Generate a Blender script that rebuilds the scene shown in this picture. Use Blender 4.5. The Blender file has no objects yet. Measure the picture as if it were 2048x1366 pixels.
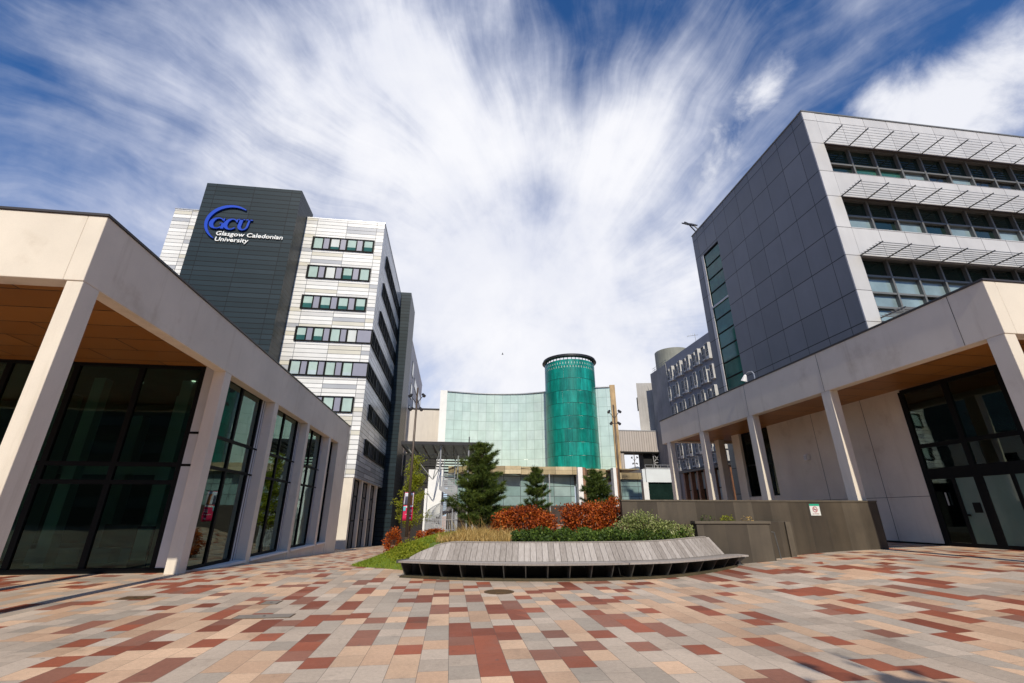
import bpy, bmesh, math, random
import numpy as np
from mathutils import Vector, Matrix
R = math.radians
S = bpy.context.scene
COL = S.collection
# ------------------------------------------------------------------ camera
cam = bpy.data.cameras.new('camera'); cam_o = bpy.data.objects.new('camera', cam); COL.objects.link(cam_o)
cam.sensor_width = 36; cam.lens = 15.702; cam.clip_end = 5000; cam.clip_start = 0.05
cam_o.location = (0, 0, 1.5); cam_o.rotation_euler = (R(90 + 21.057), 0, R(-7.374))
S.camera = cam_o
S.view_settings.view_transform = 'Standard'; S.view_settings.look = 'None'
S.view_settings.exposure = 0.0; S.view_settings.gamma = 1
SUN_EL = 42.0; SUN_AZ = 2.0      # the sun stands behind the camera, a touch to its left
# ------------------------------------------------------------------ node helper
class NT:
    def __init__(s, tree): s.t = tree; s.n = tree.nodes; s.l = tree.links
    def node(s, kind, **kw):
        n = s.n.new(kind)
        for k, v in kw.items(): setattr(n, k, v)
        return n
    def put(s, sock, v):
        if v is None: return
        if isinstance(v, bpy.types.NodeSocket): s.l.new(v, sock)
        else: sock.default_value = v
    def m(s, op, a, b=None, c=None):
        n = s.node('ShaderNodeMath', operation=op)
        for i, v in enumerate((a, b, c)): s.put(n.inputs[i], v)
        return n.outputs[0]
    def vm(s, op, a, b=None, out=0):
        n = s.node('ShaderNodeVectorMath', operation=op)
        s.put(n.inputs[0], a); s.put(n.inputs[1], b)
        return n.outputs[out]
    def xyz(s, v):
        n = s.node('ShaderNodeSeparateXYZ'); s.put(n.inputs[0], v); return n.outputs
    def comb(s, x, y, z=0.0):
        n = s.node('ShaderNodeCombineXYZ')
        for i, v in enumerate((x, y, z)): s.put(n.inputs[i], v)
        return n.outputs[0]
    def noise(s, v, scale=1.0, detail=4.0, rough=0.5, dist=0.0):
        n = s.node('ShaderNodeTexNoise'); s.put(n.inputs['Vector'], v)
        n.inputs['Scale'].default_value = scale; n.inputs['Detail'].default_value = detail
        n.inputs['Roughness'].default_value = rough; n.inputs['Distortion'].default_value = dist
        return n.outputs[0]
    def white(s, v):
        n = s.node('ShaderNodeTexWhiteNoise', noise_dimensions='3D'); s.put(n.inputs['Vector'], v); return n.outputs[0]
    def ramp(s, f, stops, interp='LINEAR'):
        n = s.node('ShaderNodeValToRGB'); s.put(n.inputs[0], f); e = n.color_ramp
        e.interpolation = interp
        while len(e.elements) < len(stops): e.elements.new(0.5)
        for el, (p, c) in zip(e.elements, stops):
            el.position = p; el.color = (c[0], c[1], c[2], 1) if not isinstance(c, (int, float)) else (c, c, c, 1)
        return n.outputs[0]
    def mix(s, f, a, b, blend='MIX'):
        n = s.node('ShaderNodeMix', data_type='RGBA', blend_type=blend)
        s.put(n.inputs[0], f)
        for i, v in ((6, a), (7, b)):
            if isinstance(v, (tuple, list)): v = (v[0], v[1], v[2], 1)
            s.put(n.inputs[i], v)
        return n.outputs[2]
    def rng(s, v, a, b, c=0.0, d=1.0, smooth=False):
        n = s.node('ShaderNodeMapRange'); n.interpolation_type = 'SMOOTHSTEP' if smooth else 'LINEAR'
        s.put(n.inputs[0], v)
        for i, q in enumerate((a, b, c, d)): n.inputs[1 + i].default_value = q
        return n.outputs[0]
def new_mat(name):
    m = bpy.data.materials.new(name); m.use_nodes = True
    t = NT(m.node_tree); b = m.node_tree.nodes['Principled BSDF']
    return m, t, b
def pos(t): return t.node('ShaderNodeNewGeometry').outputs['Position']
def objco(t): return t.node('ShaderNodeTexCoord').outputs['Object']
def bump(t, b, h, strength=0.3, dist=0.02):
    n = t.node('ShaderNodeBump'); n.inputs['Strength'].default_value = strength; n.inputs['Distance'].default_value = dist
    t.put(n.inputs['Height'], h); t.l.new(n.outputs[0], b.inputs['Normal'])
# ------------------------------------------------------------------ world: sky with high cirrus
def dirpx(u, v):
    f = 893.28; p = R(21.057); h = R(7.374)
    d = Vector((math.sin(h)*math.cos(p), math.cos(h)*math.cos(p), math.sin(p)))
    r = Vector((math.cos(h), -math.sin(h), 0)); up = r.cross(d)
    return (d + r*(u-1024)/f - up*(v-683)/f).normalized()
W = bpy.data.worlds.new('World'); S.world = W; W.use_nodes = True
wt = NT(W.node_tree); bg = W.node_tree.nodes['Background']
sky = wt.node('ShaderNodeTexSky', sky_type='NISHITA'); sky.sun_disc = False
sky.sun_elevation = R(SUN_EL); sky.sun_rotation = R(180 + SUN_AZ); sky.air_density = 1.0; sky.dust_density = 0.3; sky.ozone_density = 3.0
D = wt.node('ShaderNodeTexCoord').outputs['Generated']
D = wt.vm('NORMALIZE', D)
# streaks fan out from a point low over the far end of the square (the wind's vanishing point)
A = dirpx(1040, 640); Bx = A.cross(Vector((0, 0, 1))).normalized(); By = Bx.cross(A)
da = wt.vm('DOT_PRODUCT', D, tuple(A), out=1); dx = wt.vm('DOT_PRODUCT', D, tuple(Bx), out=1); dy = wt.vm('DOT_PRODUCT', D, tuple(By), out=1)
warp = wt.noise(D, 1.4, 3, .5)
warp2 = wt.noise(wt.vm('ADD', D, (5.0, 2.0, 1.0)), 3.2, 4, .5)
th = wt.m('ADD', wt.m('ARCTAN2', dy, dx), wt.m('ADD', wt.m('MULTIPLY', wt.m('SUBTRACT', warp, .5), 0.7), wt.m('MULTIPLY', wt.m('SUBTRACT', warp2, .5), .10)))
rad = wt.m('ARCCOSINE', da)
rad2 = wt.m('ADD', rad, wt.m('MULTIPLY', wt.m('SUBTRACT', warp2, .5), .30))
def fan(sc, rs, off):
    return wt.vm('ADD', wt.comb(wt.m('MULTIPLY', wt.m('COSINE', th), sc), wt.m('MULTIPLY', wt.m('SINE', th), sc), wt.m('MULTIPLY', rad2, rs)), off)
st1 = wt.noise(fan(1.9, 1.5, (0, 0, 0)), 1.0, 5, .55)
st2 = wt.noise(fan(6.5, 2.2, (3.1, 7.7, .4)), 1.0, 5, .6)
st3 = wt.noise(fan(15.0, 3.4, (1.1, 2.7, 5.4)), 1.0, 5, .65)
puff = wt.noise(D, 3.4, 7, .56, .2)
fleece = wt.noise(wt.vm('ADD', D, (2.0, 6.0, 3.0)), 9.0, 8, .6, .3)
def blob(u, v, r, amp):
    dd = wt.vm('DISTANCE', D, tuple(dirpx(u, v)), out=1)
    return wt.m('MULTIPLY', wt.rng(dd, 0.0, r, 1.0, 0.0, True), amp)
def blobs(L):
    o = None
    for q in L:
        v = blob(*q); o = v if o is None else wt.m('ADD', o, v)
    return o
dens = blobs([(1080, 400, .62, .62), (720, 150, .30, .34), (900, 290, .3, .2), (480, 320, .5, .30), (560, 40, .2, .12), (150, 330, .4, .26), (1050, 680, .55, .40), (1280, 260, .22, .20), (1420, 320, .26, .2),
              (1560, 40, .22, .16), (1700, 110, .22, .26), (700, 520, .35, .2), (1240, 640, .3, .15),
              (0, 40, .40, -.22), (1190, 90, .22, -.34), (1900, 50, .2, -.14), (1640, 230, .10, -.14), (-40, 400, .22, -.14), (1010, 40, .14, -.14), (300, 120, .25, -.06), (1060, 385, .10, -.25), (1020, 640, .16, -.14)])
cum = blobs([(1980, 200, .17, .85), (1530, 160, .085, .8), (1735, 205, .085, .8), (1450, 280, .13, .7), (1390, 380, .10, .5), (1850, 250, .10, .5)])
cum = wt.rng(wt.m('ADD', cum, wt.m('MULTIPLY', wt.m('SUBTRACT', fleece, .5), 1.7)), .22, 1.15, 0, 1, True)
str_ = wt.m('ADD', wt.m('MULTIPLY', wt.m('SUBTRACT', st1, .5), 1.1), wt.m('ADD', wt.m('MULTIPLY', wt.m('SUBTRACT', st2, .5), .8), wt.m('MULTIPLY', wt.m('SUBTRACT', st3, .5), .30)))
soft = wt.m('ADD', wt.m('MULTIPLY', wt.m('SUBTRACT', puff, .5), 1.1), wt.m('MULTIPLY', wt.m('SUBTRACT', fleece, .5), .40))
fade = wt.rng(rad, .10, .62, .10, 1.0, True)
dz = wt.xyz(D)[2]
dens = wt.m('ADD', wt.m('ADD', dens, wt.m('ADD', soft, wt.m('MULTIPLY', str_, fade))), .18)
dens = wt.m('ADD', dens, wt.rng(dz, .02, .55, .50, 0.0, True))
mask = wt.rng(dens, .05, 1.0, 0.0, 1.0, True)
mask = wt.m('MAXIMUM', mask, wt.m('MULTIPLY', cum, .96))
shade = wt.noise(wt.vm('ADD', D, (9.0, 1.0, 4.0)), 2.4, 6, .55, .3)
thick = wt.m('ADD', wt.rng(dens, .45, 1.2, 0, .75, True), wt.m('MULTIPLY', wt.rng(shade, .35, .65, 0, 1, True), .35))
cloudcol = wt.mix(wt.m('MAXIMUM', thick, wt.m('MULTIPLY', cum, .9)), (.58, .63, .80), (.95, .955, 1.0))
skyc = wt.mix(1.0, sky.outputs[0], (.040, .084, .130), 'MULTIPLY')
wt.put(bg.inputs[0], wt.mix(mask, skyc, cloudcol)); bg.inputs[1].default_value = 1.0
# ------------------------------------------------------------------ sun
sun = bpy.data.lights.new('sun', 'SUN'); sun.energy = 4.7; sun.angle = R(.53); sun.color = (1, .92, .78)
sun_o = bpy.data.objects.new('sun', sun); COL.objects.link(sun_o)
to_sun = Vector((-math.sin(R(SUN_AZ))*math.cos(R(SUN_EL)), -math.cos(R(SUN_AZ))*math.cos(R(SUN_EL)), math.sin(R(SUN_EL))))
sun_o.rotation_euler = to_sun.to_track_quat('Z', 'Y').to_euler(); sun_o.location = (0, -20, 30)
# ------------------------------------------------------------------ materials
def plain(name, c, rough=.6, metal=0.0, var=.12, scale=1.5, grain=0.0, spec=.5, streak=0.0):
    m, t, b = new_mat(name); p = pos(t)
    n = t.noise(p, scale, 6, .6)
    f = t.rng(n, .3, .7, 1 - var, 1 + var)
    if streak:
        x = t.xyz(p); v = t.comb(t.m('MULTIPLY', x[0], 4.0), t.m('MULTIPLY', x[1], 4.0), t.m('MULTIPLY', x[2], .35))
        f = t.m('MULTIPLY', f, t.rng(t.noise(v, 1.0, 5, .6), .3, .7, 1 - streak, 1 + streak*.5))
    if grain:
        f = t.m('MULTIPLY', f, t.rng(t.noise(p, 90, 3, .7), .3, .7, 1 - grain, 1 + grain))
    n2 = t.node('ShaderNodeVectorMath', operation='SCALE'); n2.inputs[0].default_value = c; t.put(n2.inputs['Scale'], f)
    t.l.new(n2.outputs[0], b.inputs['Base Color'])
    b.inputs['Roughness'].default_value = rough; b.inputs['Metallic'].default_value = metal; b.inputs['Specular IOR Level'].default_value = spec
    return m
def foliage(name, stops, rough=.6, trans=.25):
    m, t, b = new_mat(name)
    g = t.node('ShaderNodeNewGeometry'); r = g.outputs['Random Per Island']
    big = t.noise(g.outputs['Position'], 1.6, 3, .5)
    c = t.ramp(t.m('ADD', t.m('MULTIPLY', r, .7), t.rng(big, .3, .7, 0, .3)), stops)
    t.l.new(c, b.inputs['Base Color']); b.inputs['Roughness'].default_value = rough
    b.inputs['Specular IOR Level'].default_value = .3
    if trans:
        tr = t.node('ShaderNodeBsdfTranslucent'); t.l.new(c, tr.inputs[0])
        mx = t.node('ShaderNodeMixShader'); mx.inputs[0].default_value = trans
        t.l.new(b.outputs[0], mx.inputs[1]); t.l.new(tr.outputs[0], mx.inputs[2])
        t.l.new(mx.outputs[0], m.node_tree.nodes['Material Output'].inputs[0])
    return m
def glass(name, tint, ior=1.5, rough=.02, refl=(.9, .95, .95)):
    m, t, b = new_mat(name); m.node_tree.nodes.remove(b)
    tr = t.node('ShaderNodeBsdfTransparent'); tr.inputs[0].default_value = (*tint, 1)
    gl = t.node('ShaderNodeBsdfGlossy'); gl.inputs['Color'].default_value = (*refl, 1); gl.inputs['Roughness'].default_value = rough
    # slight pillowing of the panes so that reflections wobble
    n = t.node('ShaderNodeBump'); n.inputs['Strength'].default_value = .05; n.inputs['Distance'].default_value = .05
    t.put(n.inputs['Height'], t.noise(pos(t), .9, 2, .5)); t.l.new(n.outputs[0], gl.inputs['Normal'])
    fr = t.node('ShaderNodeFresnel'); fr.inputs[0].default_value = ior
    mx = t.node('ShaderNodeMixShader'); t.l.new(fr.outputs[0], mx.inputs[0]); t.l.new(tr.outputs[0], mx.inputs[1]); t.l.new(gl.outputs[0], mx.inputs[2])
    t.l.new(mx.outputs[0], m.node_tree.nodes['Material Output'].inputs[0])
    return m
def opaque_glass(name, c, rough=.05, var=.2, spec=.6):
    m = plain(name, c, rough, 0, var, .6, spec=spec); return m
def panels(name, u, uper, vper, stops, voff=0.0, uoff=0.0, joint=(.05, .05, .05), jw=(.012, .02), rough=.35, metal=0.0, stagger=0.0, ujoints=None, uv=False, var=.06, streak=0.0, spec=.5, grime=0.0, gcol=(.3, .3, .3), vax=2, vsub=0.0):
    """cladding laid in rows: u is the world axis it runs along (0 or 1), rows go up z"""
    m, t, b = new_mat(name)
    if uv:
        q = t.xyz(t.node('ShaderNodeTexCoord').outputs['UV']); U, V = q[0], q[1]
    else:
        q = t.xyz(pos(t)); U, V = q[u], q[vax]
    v = t.m('DIVIDE', t.m('SUBTRACT', V, voff), vper); iv = t.m('FLOOR', v); fv = t.m('FRACT', v)
    if ujoints:
        iu = None; near = None
        for j in ujoints:
            g = t.m('GREATER_THAN', U, j); iu = g if iu is None else t.m('ADD', iu, g)
            d = t.m('LESS_THAN', t.m('ABSOLUTE', t.m('SUBTRACT', U, j)), jw[0]); near = d if near is None else t.m('MAXIMUM', near, d)
        ju = near
    else:
        uu = t.m('DIVIDE', t.m('SUBTRACT', U, uoff), uper)
        if stagger: uu = t.m('ADD', uu, t.m('MULTIPLY', iv, stagger))
        iu = t.m('FLOOR', uu); ju = t.m('LESS_THAN', t.m('FRACT', uu), 2*jw[0]/uper)
    jv = t.m('LESS_THAN', fv, 2*jw[1]/vper)
    if vsub:
        jv = t.m('MAXIMUM', jv, t.m('LESS_THAN', t.m('ABSOLUTE', t.m('SUBTRACT', fv, vsub)), jw[1]/vper)); iv = t.m('ADD', iv, t.m('MULTIPLY', t.m('GREATER_THAN', fv, vsub), .43))
    jj = t.m('MAXIMUM', ju, jv)
    w = t.white(t.comb(iu, iv, 0.37))
    c = t.ramp(w, stops, 'CONSTANT')
    p = pos(t)
    f = t.rng(t.noise(p, .7, 5, .6), .3, .7, 1 - var, 1 + var)
    if streak:
        sx = t.comb(t.m('MULTIPLY', U, 2.2), t.m('MULTIPLY', V, .28), w)
        f = t.m('MULTIPLY', f, t.rng(t.noise(sx, 1.0, 6, .65), .3, .72, 1 - streak, 1 + streak))
    sc = t.node('ShaderNodeVectorMath', operation='SCALE'); t.l.new(c, sc.inputs[0]); t.put(sc.inputs['Scale'], f)
    cc = sc.outputs[0]
    if grime:
        cc = t.mix(t.m('MULTIPLY', t.rng(fv, .0, .35, 1, 0), grime), cc, gcol)
    t.l.new(t.mix(jj, cc, joint), b.inputs['Base Color'])
    b.inputs['Roughness'].default_value = rough; b.inputs['Metallic'].default_value = metal; b.inputs['Specular IOR Level'].default_value = spec
    bump(t, b, t.m('SUBTRACT', 1.0, jj), .4, .02)
    return m
def paving():
    m, t, b = new_mat('granite_setts'); p = pos(t); q = t.xyz(p)
    w, l = .311, .40
    u = t.m('DIVIDE', t.m('SUBTRACT', q[0], .055), w); iu = t.m('FLOOR', u); fu = t.m('FRACT', u)
    off = t.white(t.comb(iu, 3.3, .5))
    v = t.m('ADD', t.m('DIVIDE', q[1], l), t.m('MULTIPLY', off, 7.0)); iv = t.m('FLOOR', v); fv = t.m('FRACT', v)
    # some neighbouring setts come from one longer slab
    iv2 = t.m('FLOOR', t.m('DIVIDE', iv, 2.0)); long_ = t.m('GREATER_THAN', t.white(t.comb(iu, iv2, 9.1)), .62)
    ivm = t.m('ADD', t.m('MULTIPLY', iv, t.m('SUBTRACT', 1.0, long_)), t.m('MULTIPLY', t.m('ADD', t.m('MULTIPLY', iv2, 2.0), .41), long_))
    r1 = t.white(t.comb(iu, ivm, 1.7)); r2 = t.white(t.comb(iu, ivm, 5.2))
    drift = t.noise(t.comb(t.m('MULTIPLY', q[0], .22), t.m('MULTIPLY', q[1], .22), 0.0), 1.0, 2, .5)
    c = t.ramp(t.m('ADD', r1, t.m('MULTIPLY', t.m('SUBTRACT', drift, .5), .12)), [(0, (.43, .345, .268)), (.20, (.48, .385, .30)), (.33, (.38, .315, .25)), (.45, (.58, .39, .255)), (.62, (.50, .325, .21)), (.755, (.30, .085, .042)), (.84, (.225, .062, .031)), (.915, (.26, .11, .07))], 'CONSTANT')
    f = t.rng(r2, 0, 1, .88, 1.12)
    f = t.m('MULTIPLY', f, t.rng(t.noise(p, 160, 2, .8), .3, .7, .78, 1.22))
    f = t.m('MULTIPLY', f, t.rng(t.noise(p, .55, 6, .62), .3, .7, .80, 1.12)); f = t.m('MULTIPLY', f, t.rng(t.noise(p, 22, 4, .7), .3, .7, .88, 1.10))
    sp = t.rng(t.noise(p, 3.5, 6, .72), .60, .72, 1, .72); f = t.m('MULTIPLY', f, sp)
    sc = t.node('ShaderNodeVectorMath', operation='SCALE'); t.l.new(c, sc.inputs[0]); t.put(sc.inputs['Scale'], f)
    same = t.m('MULTIPLY', long_, t.m('LESS_THAN', t.m('ABSOLUTE', t.m('SUBTRACT', t.m('SUBTRACT', v, t.m('MULTIPLY', iv2, 2.0)), 1.0)), .2))
    jx = t.m('LESS_THAN', fu, .016); jy = t.m('MULTIPLY', t.m('LESS_THAN', fv, .010), t.m('SUBTRACT', 1.0, same))
    jj = t.m('MAXIMUM', jx, jy)
    vo = t.node('ShaderNodeTexVoronoi'); vo.inputs['Scale'].default_value = 1.9; t.l.new(p, vo.inputs['Vector'])
    spot = t.m('MULTIPLY', t.m('LESS_THAN', vo.outputs['Distance'], .045), t.m('GREATER_THAN', t.white(vo.outputs['Color']), .45))
    stain = t.rng(t.noise(t.vm('ADD', p, (3.0, 8.0, 0.0)), .9, 7, .68), .56, .74, 0, .45, True)
    cc = t.mix(stain, sc.outputs[0], (.12, .09, .065)); cc = t.mix(t.m('MULTIPLY', spot, .5), cc, (.09, .08, .075))
    t.l.new(t.mix(t.m('MULTIPLY', jj, .85), cc, (.08, .065, .055)), b.inputs['Base Color'])
    t.put(b.inputs['Roughness'], t.rng(t.noise(p, 1.2, 4, .6), .3, .7, .5, .75)); b.inputs['Specular IOR Level'].default_value = .35
    bump(t, b, t.m('SUBTRACT', t.m('MULTIPLY', t.noise(p, 120, 2, .7), .25), jj), .35, .006)
    return m
def timber(name, c1, c2):
    m, t, b = new_mat(name); g = t.node('ShaderNodeNewGeometry')
    r = g.outputs['Random Per Island']; q = t.xyz(g.outputs['Position'])
    grain = t.noise(t.comb(t.m('MULTIPLY', q[0], 40.0), t.m('MULTIPLY', q[1], 14.0), t.m('MULTIPLY', q[2], 3.0)), 1.0, 4, .6)
    f = t.m('ADD', t.m('MULTIPLY', r, .5), t.rng(grain, .3, .7, 0, .5))
    t.l.new(t.mix(f, c1, c2), b.inputs['Base Color']); b.inputs['Roughness'].default_value = .62
    return m
M = {}
M['paving'] = paving()
def precast(name, c, stain):
    m, t, b = new_mat(name); p = pos(t); q = t.xyz(p)
    f = t.m('MULTIPLY', t.rng(t.noise(p, .45, 6, .6), .3, .7, .90, 1.08), t.rng(t.noise(p, 90, 3, .7), .3, .7, .95, 1.05))
    run = t.noise(t.comb(t.m('MULTIPLY', q[0], 3.0), t.m('MULTIPLY', q[1], 3.0), t.m('MULTIPLY', q[2], .3)), 1.0, 6, .65)
    blotch = t.noise(t.vm('ADD', p, (4.0, 9.0, 2.0)), .8, 6, .65)
    k = t.m('ADD', t.m('MULTIPLY', t.rng(run, .54, .74, 0, 1, True), .28), t.m('MULTIPLY', t.rng(blotch, .54, .76, 0, 1, True), .42))
    n2 = t.node('ShaderNodeVectorMath', operation='SCALE'); n2.inputs[0].default_value = c; t.put(n2.inputs['Scale'], f)
    t.l.new(t.mix(k, n2.outputs[0], stain), b.inputs['Base Color']); b.inputs['Roughness'].default_value = .7; b.inputs['Specular IOR Level'].default_value = .35
    bump(t, b, t.noise(p, 60, 4, .7), .12, .004)
    return m
M['white'] = precast('white_precast', (.66, .595, .495), (.40, .32, .23))
M['coping'] = plain('dark_coping', (.035, .03, .028), .5)
M['soffit'] = panels('bronze_soffit', 0, 2.6, .95, [(0, (.30, .125, .026)), (.5, (.26, .105, .021))], rough=.4, vax=1, joint=(.03, .013, .005), jw=(.018, .018), stagger=.5)
M['interior'] = plain('interior_wall_paint', (.13, .15, .13), .8)
M['interior_floor'] = plain('interior_floor', (.13, .10, .08), .35)
M['frame'] = plain('dark_metal_frame', (.005, .006, .006), .6, 0, .05, spec=.12)
M['pav_glass'] = glass('pavilion_glass', (.46, .62, .56), 1.42, refl=(.80, .95, .90))
M['side_glass'] = glass('coated_side_glass', (.30, .42, .38), 2.0, refl=(.78, 1.0, .95))
M['reveal'] = plain('pale_reveal_panel', (.55, .56, .57), .4, 0, .05)
_w = [(0, (.70, .69, .66)), (.36, (.78, .77, .74)), (.56, (.58, .57, .55)), (.68, (.60, .57, .48)), (.80, (.40, .41, .43)), (.90, (.74, .73, .70))]
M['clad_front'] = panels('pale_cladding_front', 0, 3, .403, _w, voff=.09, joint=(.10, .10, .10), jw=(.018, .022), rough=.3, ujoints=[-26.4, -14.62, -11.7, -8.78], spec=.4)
M['clad_side_shaded'] = panels('pale_cladding_side_shaded', 1, 3.1, .403, [(0, (.42, .43, .44)), (.3, (.52, .53, .54)), (.55, (.30, .31, .33)), (.75, (.38, .39, .41))], voff=.09, uoff=41.2, joint=(.06, .06, .06), jw=(.03, .022), rough=.25, spec=.5)  # same cladding as the front, the flank's shade darkened into its colours
M['dark_front'] = panels('charcoal_cladding_front', 0, 3.2, .475, [(0, (.013, .025, .032)), (.3, (.016, .029, .037)), (.6, (.011, .022, .028))], joint=(.003, .004, .005), jw=(.022, .035), rough=.5, spec=.2, ujoints=[-23.4, -20.0, -16.6])
M['dark_side'] = panels('charcoal_cladding_side', 1, 1.9, .475, [(0, (.013, .025, .032)), (.3, (.018, .031, .038)), (.6, (.011, .022, .028))], joint=(.003, .004, .005), jw=(.022, .035), rough=.42, spec=.3)
M['blind'] = opaque_glass('blind_behind_glass', (.40, .51, .45), .06, .15)
M['blind2'] = opaque_glass('cream_blind_behind_glass', (.62, .64, .60), .06, .1)
M['gpane'] = opaque_glass('green_tinted_pane', (.03, .10, .075), .03, .4)
M['dpane'] = opaque_glass('dark_tinted_pane', (.012, .016, .017), .03, .4)
M['side_pane'] = panels('side_window_panes', 1, 1.56, 9, [(0, (.02, .025, .03)), (.4, (.16, .17, .19)), (.6, (.03, .04, .045)), (.8, (.28, .30, .30))], rough=.05, uoff=40)
M['spandrel'] = plain('lilac_grey_panel', (.24, .24, .30), .35, 0, .05)
M['grey_clad'] = panels('slate_grey_cladding', 1, 1.43, 3.63, voff=2.67, vsub=.463, ujoints=[17.81, 19.2, 20.64, 22.08, 23.55, 25.02, 26.46, 27.78, 28.85], stops= [(0, (.142, .148, .166)), (.3, (.152, .158, .177)), (.6, (.134, .140, .157)), (.85, (.160, .166, .184))], rough=.42, joint=(.010, .010, .012), jw=(.016, .026), streak=.04)
M['light_clad'] = panels('light_grey_cladding', 0, 1.54, 3.63, vsub=.463, stops= [(0, (.50, .49, .48)), (.5, (.54, .53, .52))], uoff=19.83, voff=2.67, rough=.4, joint=(.09, .08, .075), jw=(.012, .016), streak=.05, grime=.0)
M['galv'] = plain('galvanised_steel', (.46, .46, .46), .4, .6, .1)
M['louvre'] = plain('louvre_steel', (.13, .13, .13), .5, .3, .1)
M['alu'] = plain('grey_aluminium_frame', (.16, .16, .15), .45, .2, .08)
M['pale_glass'] = panels('pale_green_glass_curtain', 0, 1.10, 1.26, [(0, (.47, .59, .545)), (.25, (.485, .60, .56)), (.5, (.455, .575, .53)), (.72, (.505, .615, .575)), (.9, (.47, .575, .545))], voff=6.9, rough=.10, joint=(.25, .32, .29), jw=(.018, .018), uv=True, streak=.06, var=.09, spec=.9)
M['teal'] = panels('teal_glass_cylinder', 0, .92, 1.62, [(0, (.003, .19, .150)), (.3, (.004, .215, .172)), (.55, (.003, .165, .132)), (.8, (.006, .25, .205))], voff=6.4, rough=.3, joint=(.002, .05, .036), jw=(.012, .03), uv=True, stagger=.37, streak=.42, var=.22, spec=.5)
M['bronze'] = panels('bronze_fascia_panel', 0, 1.9, 3.0, [(0, (.44, .35, .20)), (.3, (.56, .45, .27)), (.6, (.36, .28, .16)), (.8, (.68, .57, .36))], rough=.35, metal=.35, joint=(.10, .08, .05), jw=(.02, .01), streak=.12, var=.2)
M['brown_stone'] = plain('rust_brown_cladding', (.24, .13, .075), .7, 0, .5, 1.4, .1, streak=.3)
M['ochre'] = plain('weathered_copper_edge', (.38, .255, .125), .6, 0, .35, .7, streak=.3)
M['low_glass'] = panels('grey_green_shopfront_glass', 0, 1.9, 1.05, [(0, (.22, .31, .30)), (.4, (.28, .37, .36)), (.7, (.19, .28, .27))], voff=.1, rough=.08, joint=(.09, .11, .11), jw=(.03, .03), spec=.8, var=.2)
M['dark_plinth'] = plain('dark_brown_plinth', (.045, .032, .025), .8, 0, .3, 1)
M['render'] = plain('cream_render', (.60, .55, .50), .8, 0, .08, .3, streak=.08)
M['corrugated'] = panels('corrugated_beige_cladding', 0, .42, 50, [(0, (.42, .375, .34)), (.5, (.45, .40, .365))], rough=.5, joint=(.27, .235, .21), jw=(.06, .01))
M['concrete'] = plain('board_concrete', (.235, .23, .225), .85, 0, .22, .35, .05, streak=.18)
M['concrete_pale'] = plain('pale_concrete', (.40, .38, .355), .85, 0, .15, .3, .05, streak=.15)
M['drum'] = plain('drum_render', (.20, .20, .165), .7, 0, .15, .5)
M['office'] = plain('slate_render', (.20, .205, .235), .7, 0, .10, .4, streak=.08)
M['white_trim'] = plain('white_window_trim', (.72, .71, .69), .5, 0, .05)
M['office_trim'] = plain('weathered_window_trim', (.46, .45, .43), .6, 0, .12)
M['white_panel'] = panels('white_panel_wall', 0, 3.4, 9, [(0, (.66, .69, .69)), (1, (.66, .69, .69))], rough=.4, joint=(.12, .12, .12), jw=(.04, .02))
M['granite'] = panels('dark_brown_granite', 0, .62, 9, [(0, (.052, .040, .026)), (.3, (.064, .050, .034)), (.55, (.043, .033, .022)), (.8, (.078, .062, .043))], rough=.55, joint=(.05, .04, .028), jw=(.004, .01), var=.25, streak=.25)
M['timber'] = timber('silvered_hardwood', (.16, .135, .115), (.41, .37, .34))
M['steel_dark'] = plain('dark_galvanised_fin', (.13, .13, .125), .45, .5, .25, 6)
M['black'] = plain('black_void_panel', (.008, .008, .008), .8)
M['brick'] = panels('mossy_brick_edging', 0, .22, .2, [(0, (.055, .042, .018)), (.5, (.075, .055, .024))], rough=.9, joint=(.04, .035, .02), jw=(.008, .01))
M['soil'] = plain('planting_soil', (.035, .026, .018), .95, 0, .3, 5, .2)
M['turf'] = plain('turf', (.10, .15, .018), .9, 0, .35, 3, .3)
M['grass'] = foliage('grass_blades', [(0, (.10, .16, .010)), (.5, (.19, .26, .018)), (1, (.32, .34, .04))])
M['straw'] = foliage('straw_grass', [(0, (.18, .17, .03)), (.2, (.34, .21, .06)), (.55, (.50, .33, .11)), (.85, (.64, .48, .20)), (1, (.22, .24, .05))])
M['copper_leaf'] = foliage('copper_beech_leaf', [(0, (.04, .009, .003)), (.3, (.19, .032, .005)), (.6, (.42, .078, .008)), (.85, (.56, .15, .016)), (1, (.55, .28, .07))])
M['box_leaf'] = foliage('dark_green_leaf', [(0, (.014, .032, .005)), (.5, (.045, .085, .010)), (.85, (.11, .165, .02)), (1, (.19, .24, .05))])
M['olive_leaf'] = foliage('pale_olive_leaf', [(0, (.05, .075, .016)), (.35, (.16, .20, .045)), (.75, (.36, .39, .15)), (1, (.55, .56, .32))])
M['needle'] = foliage('pine_needle', [(0, (.014, .028, .006)), (.4, (.045, .078, .012)), (.75, (.12, .165, .024)), (1, (.23, .27, .045))], trans=.15)
M['lime_leaf'] = foliage('spring_leaf', [(0, (.12, .15, .008)), (.5, (.24, .27, .015)), (1, (.38, .38, .04))], trans=.4)
M['bark'] = plain('pine_bark', (.07, .05, .035), .9, 0, .3, 9)
M['twig'] = plain('twig_bark', (.10, .055, .03), .9, 0, .3, 9)
M['post'] = plain('bronze_lamp_post', (.085, .062, .045), .45, .3, .1)
M['lamp_dark'] = plain('lamp_housing', (.022, .02, .02), .4)
M['lens'] = plain('lamp_glass', (.10, .10, .10), .1)
M['blue'] = plain('royal_blue_letter', (.002, .045, .43), .35, 0, .03)
M['letter_white'] = plain('white_letter', (.80, .80, .76), .4, 0, .02)
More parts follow.
